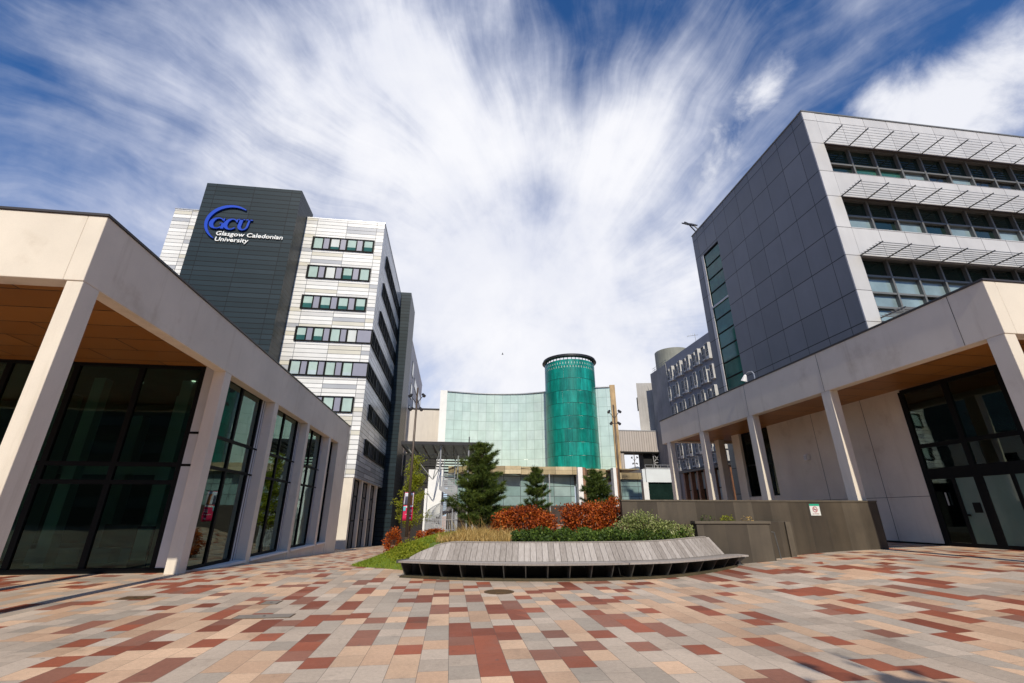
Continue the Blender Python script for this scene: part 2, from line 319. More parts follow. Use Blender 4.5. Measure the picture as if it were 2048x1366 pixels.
M['pink'] = plain('crimson_banner_cloth', (.62, .012, .085), .7, 0, .08)
M['banner_white'] = plain('banner_print_pale', (.55, .58, .66), .7, 0, .2, 3)
M['banner_dark'] = plain('banner_print_dark', (.06, .06, .10), .7)
M['banner_orange'] = plain('banner_print_orange', (.62, .20, .06), .7)
M['banner_cyan'] = plain('banner_print_cyan', (.15, .45, .55), .7)
M['sign_white'] = plain('sign_plate_white', (.66, .68, .64), .4)
M['sign_green'] = plain('sign_header_green', (.02, .36, .22), .4)
M['sign_red'] = plain('sign_ring_red', (.45, .16, .18), .4)
M['iron'] = plain('rusty_cast_iron', (.10, .055, .02), .7, .3, .4, 12)
M['slab_lid'] = plain('stone_cover_lid', (.20, .17, .14), .7, 0, .2, 3)
M['stair_white'] = plain('white_stair_wall', (.74, .74, .73), .6, 0, .05)
M['mesh_steel'] = plain('pale_steel_bars', (.38, .39, .40), .45, .4, .1)
M['tile_roof'] = plain('far_slate_roof', (.10, .12, .15), .7)
M['brown_post'] = plain('varnished_brown_post', (.17, .075, .035), .5, 0, .3, 3)
M['far_pane'] = opaque_glass('pale_reflective_pane', (.42, .50, .50), .08, .25)
M['bird'] = plain('bird_feathers', (.05, .05, .05), .8)
M['stair_pane'] = opaque_glass('green_stair_glass', (.03, .13, .095), .04, .35)
M['strip_pale'] = opaque_glass('pale_blue_reflective_pane', (.20, .27, .29), .04, .3)
M['strip_dark'] = opaque_glass('dark_green_window_pane', (.010, .022, .018), .03, .3)
M['canopy_glass'] = glass('canopy_glass', (.93, .97, .95), 1.12, .05)
M['frosted'] = opaque_glass('frosted_green_door_glass', (.10, .155, .128), .06, .2)
M['door_glass'] = glass('door_glass', (.42, .58, .50), 1.8, refl=(.80, 1.0, .92))
M['granite_cap'] = plain('granite_coping', (.10, .082, .058), .5, 0, .2, 4, .15)
M['black_granite'] = plain('dark_granite_end', (.03, .025, .02), .5)
M['brown_brick'] = plain('brown_brick', (.070, .060, .048), .85, 0, .25, 2)
# ------------------------------------------------------------------ mesh builder
class MB:
    def __init__(s): s.v = []; s.f = []; s.mi = []; s.uv = []
    def add(s, vs, fs, mi=0, uvs=None):
        o = len(s.v); s.v += [tuple(q) for q in vs]
        for k, f in enumerate(fs):
            s.f.append(tuple(i + o for i in f)); s.mi.append(mi); s.uv.append(uvs[k] if uvs else None)
        return s
    def box(s, x0, x1, y0, y1, z0, z1, mi=0):
        v = [(x0, y0, z0), (x1, y0, z0), (x1, y1, z0), (x0, y1, z0), (x0, y0, z1), (x1, y0, z1), (x1, y1, z1), (x0, y1, z1)]
        return s.add(v, [(0, 3, 2, 1), (4, 5, 6, 7), (0, 1, 5, 4), (1, 2, 6, 5), (2, 3, 7, 6), (3, 0, 4, 7)], mi)
    def boxm(s, x0, x1, y0, y1, z0, z1, front=0, side=0):
        """box whose y faces carry one material and x faces another"""
        v = [(x0, y0, z0), (x1, y0, z0), (x1, y1, z0), (x0, y1, z0), (x0, y0, z1), (x1, y0, z1), (x1, y1, z1), (x0, y1, z1)]
        s.add(v, [(0, 3, 2, 1), (4, 5, 6, 7), (0, 1, 5, 4), (2, 3, 7, 6)], front); return s.add(v, [(1, 2, 6, 5), (3, 0, 4, 7)], side)
    def prism(s, poly, z0, z1, mi=0):
        n = len(poly)
        a = sum(poly[i][0]*poly[(i+1) % n][1] - poly[(i+1) % n][0]*poly[i][1] for i in range(n))
        if a < 0: poly = poly[::-1]
        v = [(x, y, z0) for x, y in poly] + [(x, y, z1) for x, y in poly]
        f = [tuple(range(n-1, -1, -1)), tuple(range(n, 2*n))] + [(i, (i+1) % n, n + (i+1) % n, n + i) for i in range(n)]
        return s.add(v, f, mi)
    def hexa(s, p, mi=0):
        return s.add(p, [(0, 3, 2, 1), (4, 5, 6, 7), (0, 1, 5, 4), (1, 2, 6, 5), (2, 3, 7, 6), (3, 0, 4, 7)], mi)
    def tube(s, pts, rs, n=8, mi=0, cap=True):
        pts = [Vector(p) for p in pts]
        if isinstance(rs, (int, float)): rs = [rs]*len(pts)
        rings = []; prev = None
        for i, p in enumerate(pts):
            d = (pts[min(i+1, len(pts)-1)] - pts[max(i-1, 0)]).normalized()
            a = Vector((0, 0, 1)) if abs(d.z) < .95 else Vector((1, 0, 0))
            if prev is not None: a = prev
            e1 = (a - d*a.dot(d)).normalized(); e2 = d.cross(e1); prev = e1
            rings.append([p + (e1*math.cos(2*math.pi*k/n) + e2*math.sin(2*math.pi*k/n))*rs[i] for k in range(n)])
        v = [q for r in rings for q in r]; f = []
        for i in range(len(pts)-1):
            for k in range(n):
                f.append((i*n + k, i*n + (k+1) % n, (i+1)*n + (k+1) % n, (i+1)*n + k))
        if cap: f += [tuple(range(n-1, -1, -1)), tuple(range((len(pts)-1)*n, len(pts)*n))]
        return s.add(v, f, mi)
    def bar(s, a, b, w, h=None, mi=0):
        h = h or w; a = Vector(a); b = Vector(b); d = (b - a).normalized()
        up = Vector((0, 0, 1)) if abs(d.z) < .95 else Vector((0, 1, 0))
        e1 = d.cross(up).normalized()*w/2; e2 = e1.cross(d).normalized()*h/2
        p = [a - e1 - e2, a + e1 - e2, a + e1 + e2, a - e1 + e2]; q = [x + (b - a) for x in p]
        return s.add(p + q, [(0, 1, 2, 3), (7, 6, 5, 4), (0, 4, 5, 1), (1, 5, 6, 2), (2, 6, 7, 3), (3, 7, 4, 0)], mi)
    def build(s, name, mats, parent=None, smooth=False, bevel=0.0):
        if not isinstance(mats, (list, tuple)): mats = [mats]
        me = bpy.data.meshes.new(name)
        o = Vector((0, 0, 0))
        if parent is not None:
            q = parent
            while q is not None: o += q.location; q = q.parent
        me.from_pydata([(v[0]-o.x, v[1]-o.y, v[2]-o.z) for v in s.v], [], s.f)
        for m in mats: me.materials.append(m)
        me.polygons.foreach_set('material_index', s.mi)
        if any(u is not None for u in s.uv):
            l = me.uv_layers.new(name='UVMap')
            for p, u in zip(me.polygons, s.uv):
                if u:
                    for k, li in enumerate(p.loop_indices): l.data[li].uv = u[k]
        if smooth: me.polygons.foreach_set('use_smooth', [True]*len(me.polygons))
        me.update()
        ob = bpy.data.objects.new(name, me); COL.objects.link(ob)
        if parent is not None: ob.parent = parent
        if bevel:
            b = ob.modifiers.new('edge', 'BEVEL'); b.width = bevel; b.segments = 2; b.limit_method = 'ANGLE'
        return ob
def tag(o, label, cat, group=None, kind=None):
    if label: o['label'] = label
    if cat: o['category'] = cat
    if group: o['group'] = group
    if kind: o['kind'] = kind
    return o
def thing(name, loc, label, cat, group=None):
    o = bpy.data.objects.new(name, None); o.location = loc; COL.objects.link(o); o.empty_display_size = .3
    return tag(o, label, cat, group)
def dup(o, parent=None):
    c = o.copy(); COL.objects.link(c)
    if parent is not None: c.parent = parent
    for ch in list(o.children): dup(ch, c)
    return c
def structure(o): o['kind'] = 'structure'; return o
def bx(name, m, parent, x0, x1, y0, y1, z0, z1, bevel=0.0):
    return MB().box(x0, x1, y0, y1, z0, z1).build(name, m, parent, bevel=bevel)
def smooth(a, b, x):
    t = min(1, max(0, (x - a)/(b - a))); return t*t*(3 - 2*t)
def gz(x, y):
    L = -.045*min(48, max(0, y - 15))
    Rr = .45*smooth(5, 13.5, x) + .02*min(10, max(0, x - 13.5))
    return L*(1 - smooth(2, 9, x)) + Rr
# ------------------------------------------------------------------ ground
def ground():
    xs = [-700, -300, -120, -60] + [i*1.0 for i in range(-40, 61)] + [90, 150, 300, 700]
    ys = [-700, -200, -60, -20, -5] + [i*1.0 for i in range(0, 81)] + [100, 150, 300, 700]
    v = [(x, y, gz(x, y)) for y in ys for x in xs]; n = len(xs)
    f = [(j*n + i, j*n + i + 1, (j+1)*n + i + 1, (j+1)*n + i) for j in range(len(ys)-1) for i in range(n-1)]
    return structure(MB().add(v, f).build('pavement', M['paving'], smooth=True))
ground()

# ------------------------------------------------------------------ left pavilion
def emit_mat(name, c, e):
    m, t, b = new_mat(name); b.inputs['Emission Color'].default_value = (*c, 1); b.inputs['Emission Strength'].default_value = e; return m
M['downlight'] = emit_mat('lit_downlight', (1, .9, .7), 2.5)
def glazing_x(parent, x, y0, y1, z0, z1, ys, zs, fw=.06, name='window', gm='pav_glass', t=.05, thick=()):
    """framed glazing in a plane of constant x"""
    f = MB()
    for y in [y0, y1] + list(ys): f.box(x - t, x + t, y - fw, y + fw, z0, z1)
    for z in [z0, z1] + list(zs):
        w = fw*1.9 if z in thick else fw*.8
        f.box(x - t + .004, x + t - .004, y0, y1, z - w, z + w)
    w = f.build(name, M['frame'], parent)
    bx('pane', M[gm], w, x - .006, x + .006, y0, y1, z0, z1)
    return w
def glazing_y(parent, y, x0, x1, z0, z1, xs, zs, fw=.06, name='window', gm='pav_glass', t=.05):
    f = MB()
    for x in [x0, x1] + list(xs): f.box(x - fw, x + fw, y - t, y + t, z0, z1)
    for z in [z0, z1] + list(zs): f.box(x0, x1, y - t + .004, y + t - .004, z - fw*.8, z + fw*.8)
    w = f.build(name, M['frame'], parent)
    bx('pane', M[gm], w, x0, x1, y - .006, y + .006, z0, z1)
    return w
def left_pavilion():
    t = thing('pavilion', (-7.2, 8.5, 0), 'pale stone pavilion with deep fascia and tall dark windows, on the left', 'pavilion')
    W_ = M['white']
    MB().box(-7.42, -7.07, 8.43, 32.0, 5.6, 7.05).box(-40, -7.42, 8.43, 8.78, 5.6, 7.05).build('fascia', W_, t, bevel=.015)
    MB().box(-7.5, -7.04, 8.40, 32.03, 7.05, 7.10).box(-40, -7.5, 8.40, 8.86, 7.05, 7.10).build('coping', M['coping'], t)
    bx('roof', M['coping'], t, -40, -7.42, 8.78, 31.7, 6.8, 6.95)
    bx('soffit', M['soffit'], t, -40, -7.42, 8.78, 32, 5.86, 5.95)
    for y0, y1, x0 in ((8.45, 8.87, -7.36), (14.25, 14.65, -7.42), (18.48, 18.88, -7.42), (22.88, 23.26, -7.42), (27.12, 27.5, -7.42)):
        bx('column', W_, t, x0, -7.075, y0, y1, gz(-7, y0) - .25, 5.6, bevel=.012)
    bx('column', W_, t, -9.62, -9.3, 8.45, 8.78, -.05, 5.6, bevel=.012)
    e = MB().box(-7.42, -7.074, 29.3, 31.99, -1.6, 5.6).box(-40, -7.42, 31.7, 31.99, -1.6, 6.8).build('end_wall', W_, t)
    p = MB(); sl = MB()
    for y0, y1 in ((14.65, 18.48), (18.88, 22.88), (23.26, 27.12), (27.5, 29.3)):
        p.box(-7.40, -7.095, y0, y1, -1.4, -.10); sl.box(-7.5, -7.03, y0 + .005, y1 - .005, -.10, -.03)
        ym = (y0 + y1)/2
        mull = [y0 + (y1 - y0)*.46] if y1 - y0 > 2 else []
        glazing_x(t, -7.46, y0 + .04, y1 - .42 if y1 - y0 > 2 else y1 - .05, .02, 5.78, mull, [2.84, 3.77], gm='side_glass')
        if y1 - y0 > 2:
            r = bx('reveal_panel', M['reveal'], t, -7.50, -7.42, y1 - .36, y1 - .004, -.03, 5.8)
            MB().box(-7.418, -7.41, y1 - .36, y1 - .01, 2.80, 2.86).box(-7.418, -7.41, y1 - .36, y1 - .01, 3.73, 3.79).box(-7.418, -7.41, y1 - .21, y1 - .18, -.02, 5.6).build('joint_strip', M['frame'], r)
    p.build('plinth', W_, t); sl.build('sill', M['white_trim'], t)
    glazing_y(t, 14.72, -40, -7.95, .04, 5.82, [-9.72, -11.55, -13.4, -15.2, -17, -18.8, -20.6], [2.84, 2.34], .075)
    bx('base_rail', M['frame'], t, -40, -7.45, 14.62, 14.70, -.02, .12)
    r = bx('reveal_panel', M['reveal'], t, -7.87, -7.43, 14.64, 14.70, .12, 5.84)
    bx('joint_strip', M['frame'], r, -7.87, -7.43, 14.632, 14.638, 2.79, 2.86); bx('joint_strip', M['frame'], r, -7.87, -7.43, 14.632, 14.638, 3.73, 3.80)
    # the room behind the glass
    bx('floor', M['interior_floor'], t, -39, -7.51, 14.8, 29.2, -.2, .012)
    MB().box(-39, -7.51, 29.0, 29.2, .012, 5.8).box(-24, -23.8, 14.8, 29, .012, 5.8).build('back_wall', M['interior'], t)
    bx('ceiling', M['interior'], t, -39, -7.51, 14.8, 29.2, 5.78, 5.84)
    for x, y in ((-10.5, 18.9), (-14.8, 18.9), (-10.5, 23.2), (-14.8, 23.2)):
        bx('inner_column', M['reveal'], t, x - .3, x + .3, y - .3, y + .3, .012, 5.78)
    bx('inner_column', M['reveal'], t, -9.35, -9.0, 16.2, 16.55, .012, 5.78)
    bx('inner_column', M['reveal'], t, -12.1, -11.75, 16.2, 16.55, .012, 5.78)
    sc = bx('display_stand', M['frame'], t, -9.02, -8.55, 15.38, 15.44, .012, 1.15); bx('screen', M['strip_pale'], sc, -8.98, -8.59, 15.365, 15.378, .25, 1.08)
    sc = bx('display_stand', M['frame'], t, -8.42, -8.18, 15.4, 15.44, .5, 1.0); bx('screen', M['reveal'], sc, -8.39, -8.21, 15.385, 15.398, .6, .92)
    for k in range(5): bx('bench_seat', M['reveal'], t, -13.2 + .9*k, -12.6 + .9*k, 17.4, 17.9, .012, .45)
    bx('gallery_edge', M['reveal'], t, -22, -7.9, 19.6, 19.8, 2.9, 3.35)
    bx('reception_desk', M['interior'], t, -13.5, -11.2, 21, 21.6, .012, 1.1)
    for x, y in ((-10.9, 16.6), (-9.0, 16.2), (-12.8, 17.5), (-8.6, 18.0)):
        MB().tube([(x, y, 5.775), (x, y, 5.76)], .06, 10).build('ceiling_light', M['downlight'], t)
    return t
left_pavilion()
def right_pavilion():
    t = thing('pavilion', (13.4, 8.5, .4), 'pale stone pavilion with open colonnade and glazed doors, behind the granite wall', 'pavilion')
    W_ = M['white']
    MB().box(13.2, 13.55, 8.45, 27.4, 5.6, 7.05).box(13.55, 46, 8.45, 8.80, 5.6, 7.05).box(13.55, 24, 27.05, 27.4, 5.7, 7.05).build('fascia', W_, t, bevel=.015)
    MB().box(13.17, 13.63, 8.42, 27.43, 7.05, 7.10).box(13.63, 46, 8.42, 8.88, 7.05, 7.10).build('coping', M['coping'], t)
    j = MB()
    for y in (9.35, 14.1, 18.5, 22.7): j.box(13.194, 13.199, y, y + .012, 5.61, 7.04)
    j.build('joint', M['coping'], t)
    bx('roof', M['coping'], t, 13.55, 46, 8.8, 27.05, 6.8, 6.95)
    bx('soffit', M['soffit'], t, 13.55, 46, 8.8, 27.05, 5.80, 5.9)
    for y in (8.87, 14.3, 18.7, 22.9, 26.8):
        bx('column', W_, t, 13.205, 13.52, y - .40, y, .1, 5.6, bevel=.012)
    bx('inner_column', W_, t, 16.35, 16.75, 26.3, 26.75, .1, 5.8, bevel=.012)
    MB().box(16.35, 16.7, 14.2, 21.7, .35, 5.80).box(16.35, 16.7, 24.2, 24.9, .3, 5.80).box(16.38, 16.7, 21.7, 24.2, .3, 2.35).build('back_wall', W_, t)
    j = MB()
    for y in (15.9, 18.6): j.box(16.343, 16.349, y, y + .012, .4, 5.8)
    j.box(16.343, 16.349, 14.2, 21.7, 2.05, 2.065).build('panel_joint', M['coping'], t)
    bx('base_strip', M['frame'], t, 16.30, 16.345, 14.2, 21.7, .3, .56)
    glazing_x(t, 16.55, 21.72, 24.18, 2.4, 5.75, [], [4.0], .05)
    glazing_x(t, 16.35, 8.9, 14.15, .5, 5.68, [12.6, 11.0], [2.78, 3.7], .085, thick=(2.78,), gm='door_glass')
    for k, (y0, y1) in enumerate(((13.33, 14.05), (12.50, 13.27), (11.65, 12.44), (10.8, 11.6))):
        f = MB()
        for y in (y0, y1): f.box(16.29, 16.335, y - .03, y + .03, .52, 2.66)
        f.box(16.293, 16.332, y0, y1, .52, .62).box(16.293, 16.332, y0, y1, 2.58, 2.66)
        d = f.build('door', M['frame'], t)
        bx('pane', M['frosted'] if k else M['door_glass'], d, 16.31, 16.316, y0, y1, .62, 2.58)
        if k == 0: bx('handle', M['galv'], d, 16.23, 16.26, y0 + .30, y0 + .33, 1.75, 2.15)
        if k == 1:
            bx('notice', M['frame'], d, 16.300, 16.306, y0 + .25, y0 + .48, 1.52, 1.82)
            bx('lock', M['frame'], d, 16.22, 16.29, y0 + .62, y0 + .70, 1.42, 1.48)
    bx('floor', M['interior_floor'], t, 16.8, 45, 8.9, 16.9, .3, .5)
    MB().box(27, 27.2, 8.9, 16.9, .5, 5.7).box(16.8, 45, 16.6, 16.8, .5, 5.7).build('room_wall', M['interior'], t)
    bx('lintel', M['white'], t, 17.2, 19.5, 13, 13.3, 2.6, 3.0)
    return t
right_pavilion()
# small fittings of the right pavilion
t = thing('floodlight', (13.4, 17.9, 7.1), 'white gooseneck floodlight on the roof edge of the right pavilion', 'floodlight')
MB().tube([(13.4, 17.9, 7.1), (13.4, 17.9, 7.42), (13.36, 17.95, 7.55), (13.3, 18.15, 7.58), (13.27, 18.3, 7.48)], .022, 6).build('bracket', M['galv'], t)
MB().tube([(13.27, 18.3, 7.5), (13.26, 18.33, 7.44), (13.22, 18.42, 7.22)], [.03, .07, .14], 10).build('lamp_head', M['white_trim'], t)
t = thing('wall_light', (16.2, 19.3, 3.9), 'small white box light on the grey back wall under the right canopy', 'wall light')
bx('housing', M['white_trim'], t, 16.2, 16.345, 19.2, 19.4, 3.8, 4.05); bx('diffuser', M['reveal'], t, 16.17, 16.2, 19.22, 19.38, 3.82, 4.0)
# ------------------------------------------------------------------ clad tower with the university sign
def window_strip_front(parent, y, x0, x1, z0, z1, n, seed, tail=False):
    rr = random.Random(seed)
    f = MB(); w = .10; xs = x0; span = (x1 - x0 - (.9 if tail else 0))
    f.box(x0, x1, y - .10, y + .05, z0, z0 + w).box(x0, x1, y - .10, y + .05, z1 - w, z1)
    pitch = span/n if tail else (span - .12)/(n - 1 + .65); ed = []
    for k in range(n):
        a = x0 + k*pitch; ed += [(a, 'frame'), (a + pitch*.10, 'pane'), (a + pitch*.62, 'frame'), (a + pitch*.69, 'panel')]
    items = []
    for k in range(n):
        a = x0 + k*pitch
        items.append(('pane', a + pitch*.13, a + pitch*.63)); items.append(('panel', a + pitch*.70, a + pitch*1.02))
    if not tail: items = items[:-1]
    if tail: items[-1] = ('panel', items[-1][1], x1 - .12)
    cur = x0
    for k_, a, b in items:
        f.box(cur, a, y - .098, y + .05, z0 + w, z1 - w); cur = b
    f.box(cur, x1, y - .098, y + .05, z0 + w, z1 - w)
    fr = f.build('window', M['frame'], parent)
    for k_, a, b in items:
        if k_ == 'pane':
            zb = z0 + w + (z1 - z0 - 2*w)*rr.choice([0, 0, .25, .35, .4, .3])
            bl = rr.choice([0, 0, 0, 1])
            q = MB()
            if zb > z0 + w + .01: q.box(a, b, y - .03, y, z0 + w, zb, 1)
            q.box(a, b, y - .03, y, zb, z1 - w, 0)
            q.build('pane', [M['blind2' if bl else 'blind'], M['gpane'] if z0 > 15 else M['far_pane']], fr)
        else:
            bx('spandrel_panel', M['spandrel'], fr, a, b, y - .05, y, z0 + w, z1 - w)
    return fr
def window_strip_side(parent, x, y0, y1, z0, z1, seed, step=.78):
    f = MB(); w = .10; n = int((y1 - y0)/step)
    f.box(x - .05, x + .10, y0, y1, z0, z0 + w).box(x - .05, x + .10, y0, y1, z1 - w, z1)
    for k in range(n + 1):
        a = y0 + (y1 - y0)*k/n; e = .07 if k % 2 else .16
        f.box(x - .05, x + .096, max(y0, a - e), min(y1, a + e), z0 + w*.9, z1 - w*.9)
    fr = f.build('window', M['frame'], parent)
    bx('pane', M['side_pane'], fr, x - .03, x + .03, y0 + .02, y1 - .02, z0 + .02, z1 - .02)
    return fr
def tower():
    t = thing('university_tower', (-12, 40, -1.3), 'tall white and grey striped tower with a charcoal sign block, behind the left pavilion', 'office building')
    MB().boxm(-15.77, -8.03, 40, 58, 4.3, 29.4, 0, 1).boxm(-28, -15.77, 40.02, 58, 4.3, 29.3, 0, 1).build('wall', [M['clad_front'], M['clad_side_shaded']], t)
    MB().boxm(-24.3, -15.72, 37.6, 41.4, -1, 30.8, 0, 1).build('sign_block', [M['dark_front'], M['dark_side']], t)
    MB().boxm(-8.4, -6.69, 56.5, 63, -2.6, 29.95, 0, 1).build('stair_slab', [M['dark_front'], M['dark_side']], t)
    r = MB().tube([(-23, 38.2, 31.05), (-16.2, 38.2, 31.05)], .02, 5)
    for x in (-23, -21.3, -19.6, -17.9, -16.2): r.tube([(x, 38.2, 30.7), (x, 38.2, 31.12)], .025, 5)
    r.build('roof_rail', M['alu'], t)
    MB().box(-15.8, -7.99, 39.97, 58, 29.4, 29.5).box(-28.03, -24.2, 39.97, 58, 29.3, 29.4).build('coping', M['galv'], t)
    tops = [27.22 - 3.225*k for k in range(7)]
    for k, zt in enumerate(tops):
        if k in (3, 4):
            window_strip_front(t, 39.98, -14.8, -8.03 + .1, zt - 1.42, zt, 4, k + 3, True); window_strip_side(t, -8.01, 39.9, 56.4, zt - 1.42, zt, k)
        else:
            window_strip_front(t, 39.98, -14.78, -8.82, zt - 1.42, zt, 4, k + 3); window_strip_side(t, -8.01, 42.8, 56.4, zt - 1.42, zt, k)
    # recessed ground floor
    for y in (40.05, 44.2, 48.6, 53.0): bx('pillar', M['white'], t, -8.5 if y > 41 else -12, -8.10, y, y + .55, -2.6, 4.3)
    bx('ground_floor_core', M['black'], t, -28, -9.2, 40.9, 58, -2.6, 4.3)
    for y0, y1 in ((40.67, 44.2), (44.82, 48.6), (49.22, 53.0), (53.62, 56.4)):
        glazing_x(t, -8.42, y0, y1, -2.2, 4.25, [(y0 + y1)/2], [.9, 2.9], .09, gm='dpane')
    return t
tower()
def block_behind():
    t = thing('office_building', (-7.5, 72, -2), 'pale lower office block with slit windows receding behind the charcoal stair slab', 'office building')
    MB().boxm(-20, -6.72, 63.0, 88, -2.6, 25.3, 0, 1).build('wall', [M['render'], M['render']], t)
    for z in (22.0, 18.6, 15.2, 11.8, 8.4):
        f = MB().box(-6.73, -6.67, 71, 87, z - 1.5, z).build('window', M['frame'], t)
        MB().box(-6.67, -6.65, 71.1, 86.9, z - 1.4, z - .1).build('pane', M['dpane'], f)
        f = MB().box(-6.73, -6.67, 66, 68.2, z - 1.0, z + 1.2).build('window', M['frame'], t)
        MB().box(-6.67, -6.65, 66.1, 68.1, z - .9, z + 1.1).build('pane', M['dpane'], f)
    bx('coping', M['galv'], t, -20.1, -6.68, 62.9, 88.1, 25.3, 25.42)
    bx('base_wall', M['lamp_dark'], t, -6.715, -6.66, 63, 88, -2.6, 6.2)
block_behind()
# ------------------------------------------------------------------ the sign
def strip_mesh(mb, outer, inner, y, d):
    """solid between two curves in the xz plane"""
    n = len(outer)
    v = [(p[0], y - d, p[1]) for p in outer] + [(p[0], y - d, p[1]) for p in inner] + [(p[0], y, p[1]) for p in outer] + [(p[0], y, p[1]) for p in inner]
    f = []
    for i in range(n-1):
        f += [(i, n+i, n+i+1, i+1), (2*n+i, 2*n+i+1, 3*n+i+1, 3*n+i), (i, i+1, 2*n+i+1, 2*n+i), (n+i, 3*n+i, 3*n+i+1, n+i+1)]
    f += [(0, 2*n, 3*n, n), (n-1, 2*n-1, 4*n-1, 3*n-1)]
    mb.add(v, f)
def text_mesh(body, size, extrude, off, shear=0.0):
    cu = bpy.data.curves.new(body, 'FONT'); cu.body = body; cu.size = size; cu.extrude = extrude; cu.offset = off; cu.shear = shear; cu.resolution_u = 3
    ob = bpy.data.objects.new('lettering', cu); COL.objects.link(ob)
    me = bpy.data.meshes.new_from_object(ob.evaluated_get(bpy.context.evaluated_depsgraph_get()))
    vs = [tuple(v.co) for v in me.vertices]; fs = [tuple(p.vertices) for p in me.polygons]
    bpy.data.objects.remove(ob); bpy.data.curves.remove(cu); bpy.data.meshes.remove(me)
    return vs, fs
def wall_text(mb, body, x, z, y, w=None, h=.4, depth=.05, off=.0, shear=0.0, mi=0):
    vs, fs = text_mesh(body, 1.0, .02, off, shear)
    x0 = min(v[0] for v in vs); x1 = max(v[0] for v in vs); sx = (w/(x1 - x0)) if w else h*1.4; sz = h/.72
    mb.add([(x + (v[0] - x0)*sx, y - (v[2] + .02)/.04*depth, z + v[1]*sz) for v in vs], fs, mi)
def sign():
    t = thing('sign', (-21, 37.6, 26), 'blue GCU emblem over white Glasgow Caledonian University lettering on the charcoal block', 'sign')
    yb = 37.57
    cx, cz = -21.42, 26.42
    O = []; I = []
    for k in range(61):
        a = R(52 + (242 - 52)*k/60); u = k/60
        th = .30*math.sin(math.pi*min(1, max(0, u*.96 + .03)))**.7 + .02
        O.append((cx + 2.03*math.cos(a), cz + 1.96*math.sin(a))); I.append((cx + (2.03 - th)*math.cos(a), cz + (1.96 - th)*math.sin(a)))
    m = MB(); strip_mesh(m, O, I, yb, .14); m.build('emblem_arc', M['blue'], t)
    g = MB(); SH = .10
    def sh(p): return (p[0] + SH*(p[1] - 26.3), p[1])
    def letter_c(x, z, w, h, a0, a1):
        O = []; I = []
        for k in range(41):
            a = R(a0 + (a1 - a0)*k/40); ca, sa = math.cos(a), math.sin(a)
            O.append(sh((x + w*ca, z + h*sa))); I.append(sh((x + .10*w + w*(.52 if ca < 0 else .62)*ca, z + h*.84*sa)))
        strip_mesh(g, O, I, yb, .14)
    def quad(x0, x1, z0, z1): strip_mesh(g, [sh((x0, z1)), sh((x1, z1))], [sh((x0, z0)), sh((x1, z0))], yb, .137)
    zc = 26.32
    letter_c(-22.40, zc, .66, .60, 38, 318); quad(-21.98, -21.70, zc - .56, zc - .02); quad(-22.16, -21.60, zc - .04, zc + .05); quad(-21.93, -21.84, zc + .24, zc + .58)
    letter_c(-21.20, zc - .02, .62, .60, 38, 322); quad(-20.80, -20.70, zc + .22, zc + .57)
    O = []; I = []
    xu = -20.12
    for k in range(25):
        a = R(180 + 180*k/24); O.append(sh((xu + .46*math.cos(a), zc - .10 + .50*math.sin(a)))); I.append(sh((xu + .07 + .22*math.cos(a), zc - .10 + .38*math.sin(a))))
    strip_mesh(g, O, I, yb, .14)
    quad(xu - .46, xu - .15, zc - .10, zc + .60); quad(xu + .29, xu + .46, zc - .10, zc + .60); quad(xu - .60, xu - .02, zc + .52, zc + .61); quad(xu + .10, xu + .66, zc + .52, zc + .61)
    g.build('initial_letters', M['blue'], t)
    n = MB(); wall_text(n, 'Glasgow Caledonian', -22.25, 25.08, yb, 5.75, .44, .09, .010, .10); wall_text(n, 'University', -22.22, 24.47, yb, 2.85, .44, .09, .010, .10)
    n.build('name_lettering', M['letter_white'], t)
sign()

